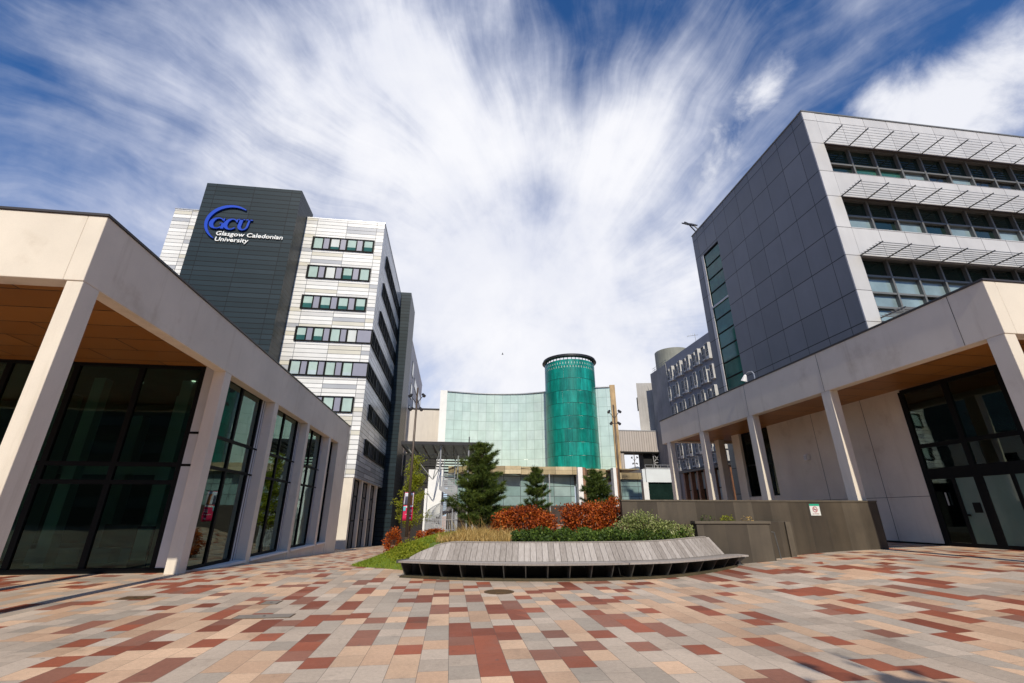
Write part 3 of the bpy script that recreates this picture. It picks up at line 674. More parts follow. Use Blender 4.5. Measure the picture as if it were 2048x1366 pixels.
# ------------------------------------------------------------------ slate grey and white block on the right
def right_block():
    t = thing('office_block', (19, 17, .5), 'office block with slate grey panelled flank and white louvred front rising behind the right pavilion', 'office building')
    g = MB()
    g.box(19.0, 19.6, 17.02, 26.4, .3, 23.1).box(19.0, 19.6, 28.75, 29.53, .3, 23.1).box(19.0, 19.6, 26.4, 28.75, 20.65, 23.1)
    g.build('side_wall', M['grey_clad'], t)
    f = MB().box(19.002, 19.84, 16.96, 17.36, .3, 23.12)
    for z0, z1 in ((20.85, 23.12), (17.22, 18.9), (13.6, 15.3), (6.5, 10.0)): f.box(19.84, 46, 16.97, 17.36, z0, z1)
    f.build('front_wall', M['light_clad'], t)
    MB().box(19.61, 46, 17.7, 29.4, .3, 22.9).build('core', M['black'], t)
    bx('reveal', M['light_clad'], t, 18.99, 19.6, 28.45, 28.745, .3, 20.64)
    c = MB().box(18.96, 46, 16.93, 17.3, 23.12, 23.2).box(18.96, 19.3, 17.3, 29.56, 23.1, 23.18).build('coping', M['alu'], t)
    w = MB(); zs = [20.6 - 1.13*k for k in range(14)]
    for k, z in enumerate(zs): w.box(19.03, 19.10, 26.405, 28.44, z - .045, z + .035)
    w.box(19.032, 19.098, 26.402, 26.44, .3, 20.64).box(19.032, 19.098, 28.41, 28.445, .3, 20.64); w = w.build('stair_window', M['frame'], t)
    bx('pane', M['stair_pane'], w, 19.075, 19.085, 26.405, 28.44, 5.0, 20.45)
    bx('transom', M['galv'], t, 18.99, 19.028, 26.41, 28.44, 15.96, 16.1)
    for z0, z1, tr, low in ((18.9, 20.85, (19.62,), 18.9), (15.3, 17.22, (16.14,), 15.3), (10.0, 13.6, (12.55, 11.62, 10.82), 10)):
        f = MB(); n = 17
        xs = [19.9 + 1.525*k for k in range(n + 1)]
        for x in xs: f.box(x - .05, x + .05, 17.10, 17.40, z0, z1)
        for z in (z0 + .04, z1 - .04) + tr: f.box(19.84, xs[-1], 17.12, 17.38, z - .05, z + .05)
        wd = f.build('window', M['alu'], t)
        rr = random.Random(int(z0))
        zz = [z0] + sorted(tr) + [z1]
        for k in range(n):
            top = zz[-2]
            for i in range(len(zz) - 1):
                hi = zz[i + 1]
                m = 'strip_dark' if (hi == z1 or rr.random() < .2) else ('strip_pale' if z0 < 18 else ('gpane' if k < 4 else 'dpane'))  # top row: shade under the sunshade put into darker pane colour
                if z0 > 18 and hi != z1 and k >= 3: m = rr.choice(['dpane', 'strip_pale', 'dpane'])
                q = bx('pane', M[m], wd, xs[k] + .05, xs[k+1] - .05, 17.28, 17.30, zz[i] + .05, hi - .05)
    # sunshades: slats on brackets, projecting over each window band
    for z, n in ((20.93, 17), (17.28, 17), (13.64, 17), (10.2, 6)):
        s_ = MB(); x1 = 19.86 + 1.55*n
        for k in range(7):
            y = 15.84 + .165*k
            s_.hexa([(19.8, y, z - .035), (x1, y, z - .035), (x1, y + .055, z + .03), (19.8, y + .055, z + .03), (19.8, y, z - .005), (x1, y, z - .005), (x1, y + .055, z + .06), (19.8, y + .055, z + .06)])
        for k in range(n + 1):
            x = 19.86 + 1.55*k; s_.box(x - .02, x + .02, 15.72, 17.0, z - .06, z - .01)
        s_.build('sunshade', M['louvre'], t)
    l = MB()
    for k in range(4): l.bar((18.25, 28.75 + .22*k, 23.7 + .20*k), (19.15, 28.75 + .22*k, 23.7 + .20*k), .08)
    for x in (18.35, 18.8): l.bar((x, 28.6, 23.56), (x, 29.6, 24.46), .07)
    l.bar((18.55, 28.4, 23.35), (18.55, 29.5, 24.5), .10); l.bar((19.3, 29.1, 23.1), (18.55, 29.0, 23.95), .07).bar((19.3, 28.7, 23.1), (18.8, 28.8, 23.75), .07)
    l.build('roof_louvre', M['lamp_dark'], t)
    return t
right_block()
# ------------------------------------------------------------------ slate office with white oriel windows
def office():
    t = thing('office_building', (35, 60, .5), 'slate grey office with rows of white boxed windows, seen left of the slate panelled block', 'office building')
    MB().box(35, 60, 46, 67.9, .3, 25.4).build('wall', M['office'], t)
    MB().box(34.9, 60, 67.9, 74, -2, 25.1).build('end_wall', M['concrete'], t)
    r = MB()
    for y in (68.5, 70, 71.5, 73): r.tube([(35.3, y, 25.1), (35.3, y, 26.0)], .03, 5)
    for z in (25.6, 26.0): r.tube([(35.3, 68.2, z), (35.3, 73.8, z)], .03, 5)
    r.build('roof_rail', M['alu'], t)
    MB().tube([(41.2, 77, 24), (41.2, 77, 30.6)], 3.2, 36).build('roof_drum', M['drum'], t, smooth=False)
    for row in range(6):
        z0 = 21.5 - 3.06*row; z1 = z0 + 2.35
        if row == 5: z0, z1 = 7.55, 9.15
        for k in range(10):
            y = 54.2 + 1.36*k
            f = MB()
            if (k + row) % 2 == 0:      # oriel box standing out of the wall
                f.box(34.42, 34.995, y, y + .05, z0, z1).box(34.42, 34.995, y + .73, y + .78, z0, z1).box(34.42, 34.995, y + .05, y + .73, z0, z0 + .06).box(34.42, 34.5, y + .05, y + .73, z0 + .06, z0 + .42).box(34.42, 34.995, y + .05, y + .73, z1 - .06, z1)
                f.box(34.44, 34.48, y + .36, y + .42, z0 + .7, z1).box(34.44, 34.48, y + .05, y + .73, z0 + 1.1, z0 + 1.16)
                w = f.build('window', M['office_trim'], t); bx('pane', M['dpane'], w, 34.50, 34.53, y + .06, y + .72, z0 + .42, z1 - .07)
            else:
                f.box(34.60, 34.995, y, y + .06, z0 + .2, z1 - .1).box(34.60, 34.995, y + .72, y + .78, z0 + .2, z1 - .1).box(34.60, 34.995, y + .06, y + .72, z0 + .2, z0 + .38).box(34.60, 34.995, y + .06, y + .72, z1 - .16, z1 - .1)
                f.box(34.66, 34.70, y + .36, y + .42, z0 + .38, z1 - .16).box(34.66, 34.70, y + .06, y + .72, z0 + .95, z0 + 1.02)
                w = f.build('window', M['office_trim'], t); bx('pane', M['dpane'], w, 34.71, 34.74, y + .06, y + .72, z0 + .38, z1 - .16)
    for k in range(7):
        y = 53.6 + 1.95*k
        bx('post', M['brown_post'], t, 34.3, 34.9, y, y + .42, .3, 7.1)
        if k < 6:
            f = MB().box(34.8, 34.88, y + .42, y + 1.95, 2.0, 2.1).box(34.8, 34.88, y + .42, y + 1.95, 4.6, 4.7).box(34.8, 34.88, y + .42, y + 1.95, 6.9, 7.1).build('shopfront', M['frame'], t)
            bx('pane', M['far_pane'] if k in (0, 1, 2, 5) else M['strip_dark'], f, 34.89, 34.93, y + .42, y + 1.95, .5, 4.6); bx('pane', M['far_pane'], f, 34.89, 34.93, y + .42, y + 1.95, 4.7, 6.9)
    bx('canopy', M['coping'], t, 34.0, 35, 53.4, 66.2, 7.1, 7.35)
office()
t = thing('aerial', (36, 59.5, 25.4), 'thin television aerial on the roof edge of the slate office', 'aerial')
MB().tube([(36, 59.5, 25.3), (36, 59.5, 27.2)], .03, 5).build('mast', M['alu'], t)
m = MB().tube([(35.3, 60.6, 27.25), (36.3, 59.1, 26.95)], .025, 5)
for k in range(4): m.tube([(35.4 + .2*k - .12, 60.4 - .3*k, 26.95), (35.4 + .2*k + .12, 60.5 - .3*k, 27.45)], .015, 4)
m.build('antenna', M['alu'], t)
def concrete_tower():
    t = thing('concrete_tower', (35, 78, 0), 'plain pale concrete stair tower behind the link bridge', 'tower')
    bx('slit_window', M['frame'], t, 33.26, 33.33, 77.02, 77.4, 19, 21.5)
    MB().prism([(33.3, 77), (36.4, 76.4), (40, 82), (38, 84)], -2, 24.2).build('wall', M['concrete_pale'], t)
concrete_tower()
def bridge():
    t = thing('link_bridge', (31.5, 74, 11), 'beige corrugated link bridge spanning between the glass building and the concrete tower', 'bridge')
    bx('cladding', M['corrugated'], t, 28.0, 35.6, 74, 77, 11.3, 14.75)
    bx('soffit', M['black'], t, 28.05, 35.6, 74.05, 77, 11.1, 11.3)
    bx('parapet_cap', M['galv'], t, 27.9, 35.7, 73.95, 77, 14.75, 14.9)
    bx('pier', M['corrugated'], t, 28.0, 28.7, 74.2, 75, -2, 11.1)
    bx('pier', M['black'], t, 32.4, 36.0, 75, 77, -2, 11.1)
    l = MB()
    for a, b in (((34.0, 8.2), (34.0, 11.1)), ((35.2, 8.2), (35.2, 11.1)), ((34.0, 8.2), (35.2, 9.6)), ((35.2, 8.2), (34.0, 9.6)), ((34.0, 9.6), (35.2, 11.0)), ((35.2, 9.6), (34.0, 11.0)), ((34.0, 9.6), (35.2, 9.6))):
        l.bar((a[0], 74.6, a[1]), (b[0], 74.6, b[1]), .14)
    l.build('lattice', M['galv'], t)
bridge()
# ------------------------------------------------------------------ glass library with the teal cylinder
def glass_building():
    t = thing('glass_building', (10, 57, -1.5), 'pale green curved glass building with a dark teal cylinder rising from its low front', 'glass building')
    ctrl = [(-1.15, 60.1), (2.5, 60.75), (6.0, 60.75), (9.4, 60.1), (12.2, 58.8), (15.2, 57.2), (18.0, 55.8), (20.1, 55.1)]
    pts = []
    for i in range(len(ctrl) - 1):
        p0 = ctrl[max(0, i-1)]; p1 = ctrl[i]; p2 = ctrl[i+1]; p3 = ctrl[min(len(ctrl)-1, i+2)]
        for k in range(6):
            u = k/6
            pts.append(tuple(.5*((2*p1[j]) + (-p0[j]+p2[j])*u + (2*p0[j]-5*p1[j]+4*p2[j]-p3[j])*u*u + (-p0[j]+3*p1[j]-3*p2[j]+p3[j])*u**3) for j in (0, 1)))
    pts.append(ctrl[-1])
    z0, z1 = 5.5, 17.05
    v = []; f = []; uv = []; L = 0.0; ls = [0.0]
    for i in range(1, len(pts)): L += math.dist(pts[i], pts[i-1]); ls.append(L)
    n = len(pts)
    for p in pts: v += [(p[0], p[1], z0), (p[0], p[1], z1), (p[0], p[1] + .6, z0), (p[0], p[1] + .6, z1)]
    for i in range(n - 1):
        a, b = 4*i, 4*i + 4
        f.append((a, b, b+1, a+1)); uv.append([(ls[i], z0), (ls[i+1], z0), (ls[i+1], z1), (ls[i], z1)])
        f.append((a+1, b+1, b+3, a+3)); uv.append([(.5, 7.5)]*4)
        f.append((a+3, b+3, b+2, a+2)); uv.append([(.5, 7.5)]*4)
    MB().add(v, f, 0, uv).build('curtain_wall', M['pale_glass'], t, smooth=False)
    cp = MB()
    for i in range(n - 1): cp.bar((pts[i][0], pts[i][1] + .1, z1 + .05), (pts[i+1][0], pts[i+1][1] + .1, z1 + .05), .5, .12)
    cp.build('coping', M['galv'], t)
    MB().box(-2.05, -1.12, 60.0, 66, 5.5, 17.2).build('edge_pier', M['stair_white'], t)
    MB().prism([(20.1, 55.0), (20.75, 54.85), (22.3, 60), (21.6, 61)], -1, 17.35).build('end_wall', M['ochre'], t)
    MB().prism([(-1.1, 62.4), (9.5, 62.4), (20.2, 56.9), (21.6, 61), (21.6, 72), (-1.1, 72)], 5.5, 16.6).build('core', M['concrete_pale'], t)
    # cylinder
    cx, cy, r, zt = 15.3, 57.0, 3.36, 20.3
    v = []; f = []; uv = []; n = 64
    for k in range(n):
        a = 2*math.pi*k/n; v += [(cx + r*math.cos(a), cy + r*math.sin(a), 5.6), (cx + r*math.cos(a), cy + r*math.sin(a), zt)]
    for k in range(n):
        a, b = 2*k, 2*((k+1) % n); f.append((a, b, b+1, a+1)); s0 = r*2*math.pi*k/n; s1 = r*2*math.pi*(k+1)/n
        uv.append([(s0, 5.6), (s1, 5.6), (s1, zt), (s0, zt)])
    c = MB().add(v, f, 0, uv).build('cylinder', M['teal'], t, smooth=True)
    # perforated band and ring on posts
    d = MB()
    for row, zz in enumerate((19.2, 19.7)):
        for k in range(56):
            a = 2*math.pi*(k + .5*row)/56; p = Vector((cx + (r + .012)*math.cos(a), cy + (r + .012)*math.sin(a), zz)); e = Vector((-math.sin(a), math.cos(a), 0))*.045
            d.add([p - e, p + e, p + e + Vector((0, 0, .26)), p - e + Vector((0, 0, .26))], [(0, 1, 2, 3)])
    d.build('vent_band', M['blind'], c)
    rg = MB(); n = 64
    O = [(cx + 3.56*math.cos(2*math.pi*k/n), cy + 3.56*math.sin(2*math.pi*k/n)) for k in range(n)]; I = [(cx + 3.1*math.cos(2*math.pi*k/n), cy + 3.1*math.sin(2*math.pi*k/n)) for k in range(n)]
    v = [(x, y, 20.62) for x, y in O] + [(x, y, 20.62) for x, y in I] + [(x, y, 21.0) for x, y in O] + [(x, y, 21.0) for x, y in I]
    f = []
    for k in range(n):
        j = (k+1) % n; f += [(k, n+k, n+j, j), (2*n+k, 2*n+j, 3*n+j, 3*n+k), (k, j, 2*n+j, 2*n+k), (n+k, 3*n+k, 3*n+j, n+j)]
    rg.add(v, f); rg.tube([(cx + 3.62*math.cos(2*math.pi*k/n), cy + 3.62*math.sin(2*math.pi*k/n), 20.72) for k in range(n + 1)], .07, 6)
    rg.build('roof_ring', M['lamp_dark'], c)
    ps = MB()
    for k in range(40):
        a = 2*math.pi*k/40; ps.tube([(cx + 3.25*math.cos(a), cy + 3.25*math.sin(a), 20.2), (cx + 3.25*math.cos(a), cy + 3.25*math.sin(a), 20.86)], .045, 5)
    ps.build('ring_posts', M['teal'], c)
    # low front range
    FX = [(-.4, 51.6), (2.2, 50.6), (7.5, 50.2), (7.6, 50.9), (13.8, 50.4)]
    fa = MB()
    for (a, b) in zip(FX[:-1], FX[1:]): fa.add([(a[0], a[1], 5.55), (b[0], b[1], 5.55), (b[0], b[1], 6.38), (a[0], a[1], 6.38), (a[0], a[1]+.4, 5.55), (b[0], b[1]+.4, 5.55), (b[0], b[1]+.4, 6.38), (a[0], a[1]+.4, 6.38)], [(0, 1, 2, 3), (0, 4, 5, 1), (3, 2, 6, 7)])
    fa.build('fascia', M['bronze'], t); bx('fascia', M['bronze'], t, 14.3, 17.9, 52.6, 53, 5.5, 6.38); bx('fascia', M['bronze'], t, 18.2, 21.3, 50.4, 50.8, 5.1, 5.8)
    MB().prism([(-.4, 52.1), (7.5, 50.8), (13.8, 50.9), (17.9, 53), (18.2, 50.9), (21.3, 50.9), (22, 60), (-.4, 62)], 6.2, 6.3).build('low_roof', M['bronze'], t)
    MB().box(-.4, 13.8, 51.6, 52.2, 2.3, 5.56).box(14.3, 17.9, 52.8, 53.2, 2.3, 5.5).box(18.2, 21.3, 50.7, 51.2, 1.0, 5.1).build('shopfront', M['low_glass'], t)
    p = MB()
    for x in (9.9, 10.6): p.box(x, x + .10, 50.3, 50.4, -1.4, 5.56)
    p.build('downpipe', M['galv'], t)
    bx('plinth', M['dark_plinth'], t, -.4, 22, 51.5, 52.5, -2.4, 2.31)
    for x0, x1, zt, back in ((13.8, 14.33, 6.3, (17.8, 58.6)), (17.85, 18.2, 6.3, (19.8, 54.8))):
        fn = bx('fin', M['white_trim'], t, x0, x1, 49.9, 50.7, -2, zt)
        MB().prism([(x1 + .002, 49.95), (x1 + .3, 49.9), (back[0] + .3, back[1]), back], -2, zt - .02).build('stone_flank', M['brown_stone'], fn)
glass_building()
def white_block():
    t = thing('low_building', (26, 55, 0), 'low white panelled building with wide dark window beneath the link bridge', 'building')
    MB().box(23.4, 27.8, 55, 62, 5.1, 6.65).build('upper_wall', M['white_panel'], t)
    bx('pier', M['white_trim'], t, 23.4, 24.05, 55, 62, -.2, 5.1)
    bx('window', M['strip_dark'], t, 24.05, 27.8, 55.2, 62, -.2, 5.1)
    r = MB()
    for x in range(24, 28): r.tube([(x, 55.3, 6.65), (x, 55.3, 7.2)], .025, 5)
    r.tube([(24, 55.3, 7.2), (27.7, 55.3, 7.2)], .03, 5); r.box(24.4, 27.6, 56, 57, 6.65, 6.95)
    r.build('roof_rail', M['galv'], t)
white_block()
def far_hall():
    t = thing('far_hall', (45, 112, 0), 'distant hall with low slate gable roof in the gap below the link bridge', 'building')
    bx('wall', M['concrete'], t, 40, 52, 111, 122, -2, 10.4)
    MB().add([(39.6, 110.6, 10.4), (52.4, 110.6, 10.4), (46, 110.6, 12.5), (39.6, 122, 10.4), (52.4, 122, 10.4), (46, 122, 12.5)], [(0, 1, 2), (5, 4, 3), (0, 2, 5, 3), (1, 4, 5, 2), (0, 3, 4, 1)]).build('roof', M['tile_roof'], t)
far_hall()
def beige_block():
    t = thing('rear_block', (-4, 66, 0), 'plain cream rendered block between the clad tower and the glass building', 'building')
    MB().box(-9, -2.06, 65, 75, -2.4, 15.55).build('wall', M['render'], t)
    bx('coping', M['lamp_dark'], t, -9.1, -2.07, 64.9, 75, 15.55, 15.72); bx('lower_wall', M['corrugated'], t, -9, -2.1, 64.7, 64.98, 9.2, 10.4); bx('base_wall', M['lamp_dark'], t, -9, -2.1, 64.6, 64.98, -2.4, 9.2)
beige_block()

# ------------------------------------------------------------------ steel canopy, stair, lamps, banner
def canopy():
    t = thing('steel_canopy', (-1, 46, 7), 'open steel lattice canopy on thin posts in front of the glass building', 'canopy')
    m = MB()
    m.box(-4.7, 2.85, 41.9, 42.05, 7.35, 7.62)
    for k in range(11): m.box(-4.7, 2.85 + .05*k, 43 + k, 43.09 + k, 7.35, 7.5)
    m.build('purlins', M['lamp_dark'], t)
    r = MB()
    for k in range(9):
        x = -4.6 + .92*k; r.bar((x, 42, 7.28), (x + .25, 53, 7.28), .08, .15); r.bar((x, 42.0, 7.3), (x + .45, 43.6, 6.7), .05)
    r.box(-4.7, 3.2, 43.6, 43.7, 6.62, 6.75); r.build('rafters', M['lamp_dark'], t)
    g = MB().box(-4.7, 2.9, 42, 53, 7.62, 7.64).build('roof_glazing', M['canopy_glass'], t)
    for x, y, z0 in ((-1.1, 42.4, 5.0), (1.45, 42.4, -1.3), (2.1, 45, -1.3), (.6, 50, 3.0)): MB().tube([(x, y, z0), (x, y, 7.35)], .07, 8).build('post', M['mesh_steel'], t)
    MB().tube([(1.45, 42.1, 7.3), (1.45, 42.1, 8.15)], .05, 6).build('finial', M['lamp_dark'], t)
    for a, b in (((-1.72, 42.0, 4.35), (-4.3, 42.4, 7.3)), ((-1.66, 42.0, 4.3), (-1.15, 42.6, 7.3)), ((-1.6, 42.0, 4.4), (-.9, 44, 6.0))): MB().tube([a, b], .04, 7).build('strut', M['alu'], t)
    s_ = MB()
    for k in range(11): s_.box(-4.6, 2.2, 53.2, 53.3, 4.3 + .3*k, 4.45 + .3*k)
    for x in (-4.5, -2, .3, 1.45): s_.box(x, x + .08, 53.3, 53.38, -2, 7.5)
    s_.build('louvre_screen', M['lamp_dark'], t)
canopy()
def stair():
    t = thing('spiral_staircase', (-.8, 42.8, -1.25), 'pale steel spiral staircase with barred balustrade against a white wall', 'staircase')
    cx, cy, r = -.75, 42.6, 1.28
    MB().box(-2.15, -.82, 43.95, 44.2, -1.3, 5.35).box(-2.35, -2.15, 43.0, 44.2, -1.3, 3.6).build('back_wall', M['stair_white'], t)
    MB().tube([(cx, cy, -1.3), (cx, cy, 4.2)], .09, 10).build('centre_pole', M['mesh_steel'], t)
    T = MB(); n = 30
    A0 = R(-30); A1 = R(-30 - 430)
    H0, H1 = -1.2, 3.6
    for k in range(n):
        a = A0 + (A1 - A0)*k/n; b = a + (A1 - A0)/n*1.15; z = H0 + (H1 - H0)*k/n
        T.prism([(cx + .08*math.cos(a), cy + .08*math.sin(a)), (cx + r*math.cos(a), cy + r*math.sin(a)), (cx + r*math.cos(b), cy + r*math.sin(b))], z, z + .05)
    T.build('treads', M['galv'], t)
    band = MB(); bars = MB(); N = 170; prev = None
    for k in range(N + 1):
        a = A0 + (A1 - A0)*k/N; z = H0 + (H1 - H0)*k/N; p = (cx + (r + .03)*math.cos(a), cy + (r + .03)*math.sin(a))
        bars.bar((p[0], p[1], z - .1), (p[0], p[1], z + 1.0), .026)
        if prev:
            for d0, d1 in ((-.22, .16), (.95, 1.03)):
                band.add([(prev[0][0], prev[0][1], prev[1] + d0), (p[0], p[1], z + d0), (p[0], p[1], z + d1), (prev[0][0], prev[0][1], prev[1] + d1)], [(0, 1, 2, 3)])
        prev = (p, z)
    band.build('stringer', M['mesh_steel'], t); bars.build('balustrade', M['mesh_steel'], t)
    cg = MB()
    for k in range(34):
        a = R(150 + 240*k/33); p = (cx + (r + .12)*math.cos(a), cy + (r + .12)*math.sin(a)); cg.bar((p[0], p[1], -1.3), (p[0], p[1], 1.1 + .7*k/33), .035)
    for z in (-.9, .2, 1.0):
        for k in range(24):
            a = R(150 + 10*k); b = a + R(10); cg.bar((cx + (r+.12)*math.cos(a), cy + (r+.12)*math.sin(a), z), (cx + (r+.12)*math.cos(b), cy + (r+.12)*math.sin(b), z), .05)
    cg.build('cage', M['mesh_steel'], t)
    fl = MB()
    for k in range(10): fl.box(-.75, .25, 42.9 + .28*k, 43.2 + .28*k, 3.5 + .18*k, 3.56 + .18*k)
    fl.build('upper_flight', M['galv'], t)
    for x in (-.78, .28):
        q = MB().bar((x, 42.9, 3.45), (x, 45.8, 5.3), .05, .24).bar((x, 42.9, 4.5), (x, 45.8, 6.3), .05)
        for k in range(15): q.bar((x, 42.95 + .2*k, 3.5 + .128*k), (x, 42.95 + .2*k, 4.5 + .126*k), .028)
        q.build('handrail', M['mesh_steel'], t)
    MB().tube([(.2, 42.6, -1.2), (.2, 42.6, 3.5)], .05, 7).build('post', M['mesh_steel'], t)
stair()
def lamp_post(x, y, z, h=8.6):
    t = thing('lamp_post', (x, y, z), 'bronze lamp post', 'street lamp', 'bronze lamp posts with clustered spotlights')
    MB().tube([(x, y, z - .3), (x, y, z + h*.5), (x, y, z + h)], [.085, .07, .05], 10).build('pole', M['post'], t, smooth=True)
    MB().tube([(x, y, z), (x, y, z + .5)], [.11, .10], 10).build('base_sleeve', M['post'], t)
    for dx, z0, z1 in ((-.36, h - .95, h - .50), (.36, h - .95, h - .46), (-.26, h - 1.28, h - 1.28), (.26, h - 1.28, h - 1.28)):
        MB().tube([(x, y, z + z0), (x + dx, y - .05, z + z1)], .022, 6).build('arm', M['lamp_dark'], t)
        s = 1 if dx > 0 else -1
        hd = MB().tube([(x + dx - .05*s, y - .02, z + z1 + .08), (x + dx + .07*s, y - .14, z + z1 - .07)], [.075, .095], 10).build('lamp_head', M['lamp_dark'], t)
        MB().tube([(x + dx + .07*s, y - .14, z + z1 - .07), (x + dx + .075*s, y - .146, z + z1 - .076)], .08, 10).build('lens', M['lens'], hd)
    return t
lp = lamp_post(-2.22, 26.0, -.15, 8.55); lp['label'] = 'bronze lamp post on the grass bank beside the red banner, rising past the clad tower'
l2 = dup(lp); l2.location = (10.75, 29.0, -.1); l2['label'] = 'bronze lamp post in front of the rust brown edge of the glass building'
l3 = dup(lp); l3.location = (24.2, 59, .45); l3['label'] = 'distant lamp post seen in the sky gap below the link bridge'
def banner():
    t = thing('banner', (-2.6, 27, -.4), 'crimson banner with a photo print on top, on a dark pole beside the lamp post', 'banner')
    MB().tube([(-2.62, 27, -.6), (-2.62, 27, 2.7)], .035, 7).build('pole', M['lamp_dark'], t)
    MB().tube([(-2.64, 27, 2.62), (-2.0, 27, 2.64)], .018, 6).build('crossbar', M['lamp_dark'], t)
    def X(u, w): return -2.56 + .50*u - .10*(1 - w)*(1 - u)
    def sheet(name, u0, u1, w0, w1, mat, par, off=0.0, dl=0.0):
        v = []; f = []; n = 8
        for j in range(n + 1):
            for i in range(n + 1):
                u = u0 + (u1 - u0)*i/n; w = w0 + (w1 - w0)*j/n + dl*(u - u0)
                v.append((X(u, w), 26.98 - off + .035*math.sin(5*u + 4*w), 1.12 + 1.48*w))
        for j in range(n):
            for i in range(n): a = j*(n+1) + i; f.append((a, a+1, a+n+2, a+n+1))
        o = MB().add(v, f).build(name, mat, par, smooth=True); s = o.modifiers.new('cloth', 'SOLIDIFY'); s.thickness = .004; return o
    c = sheet('cloth', 0, 1, 0, 1, M['pink'], t)
    p = sheet('photo_print', .02, .98, .55, .985, M['banner_white'], c, .006)
    sheet('figure_print', .12, .42, .56, .86, M['banner_dark'], c, .012); sheet('figure_print', .56, .9, .56, .9, M['banner_orange'], c, .012)
    sheet('white_band', .02, .98, .44, .50, M['letter_white'], c, .006, .05); sheet('corner_print', .03, .3, .34, .5, M['banner_cyan'], c, .009)
    sheet('text_line', .62, .92, .36, .385, M['letter_white'], c, .008); sheet('text_line', .62, .92, .30, .325, M['letter_white'], c, .008); sheet('text_line', .3, .92, .22, .235, M['letter_white'], c, .008)
    sheet('round_mark', .70, .86, .07, .13, M['letter_white'], c, .008)
banner()
# ------------------------------------------------------------------ planting bed, bench
CX, CY = 3.4, 20.7
def pol(r, deg): a = R(deg); return (CX + r*math.sin(a), CY - r*math.cos(a))
BENCH0, BENCH1 = -30.3, 30.0
def bed_z(x, y):
    r = math.hypot(x - CX, y - CY); a = math.degrees(math.atan2(x - CX, CY - y))
    if a > -28: e, w = 8.42, .03
    else:
        k = min(1, max(0, (-28 - a)/8)); e, w = 8.42 - .46*k, .03 + 2.9*k
        e -= 1.2*smooth(52, 78, -a); w -= .8*smooth(52, 78, -a)
    base = gz(x, y) - .06
    h = .74 + .12*min(1, max(0, (8.4 - r)/2.5)); fl = .85*smooth(40, 74, -a); h = h*(1 - fl) + (base + .10)*fl
    t = min(1, max(0, (e - r)/w)); s = math.sin(t*math.pi/2)**1.15 if w > .1 else t
    return base + (h - base)*s
def bed():
    rs = [0, 2, 4, 5, 5.5, 6] + [6.2 + .1*i for i in range(24)] + [8.52]; an = list(range(-130, 101, 2)); v = []; f = []; mi = []
    for a in an:
        for r in rs:
            x, y = pol(r, a); v.append((x, y, bed_z(x, y)))
    n = len(rs); G = []; So = []
    for i in range(len(an)-1):
        for j in range(n-1):
            q = (i*n + j, i*n + j + 1, (i+1)*n + j + 1, (i+1)*n + j)
            (G if an[i] < -27 and rs[j] > 5.2 else So).append(q)
    MB().add(v, So).build('soil', M['soil'], smooth=True)['kind'] = 'structure'
    MB().add(v, G).build('grass_bank', M['turf'], smooth=True)['kind'] = 'structure'
bed()
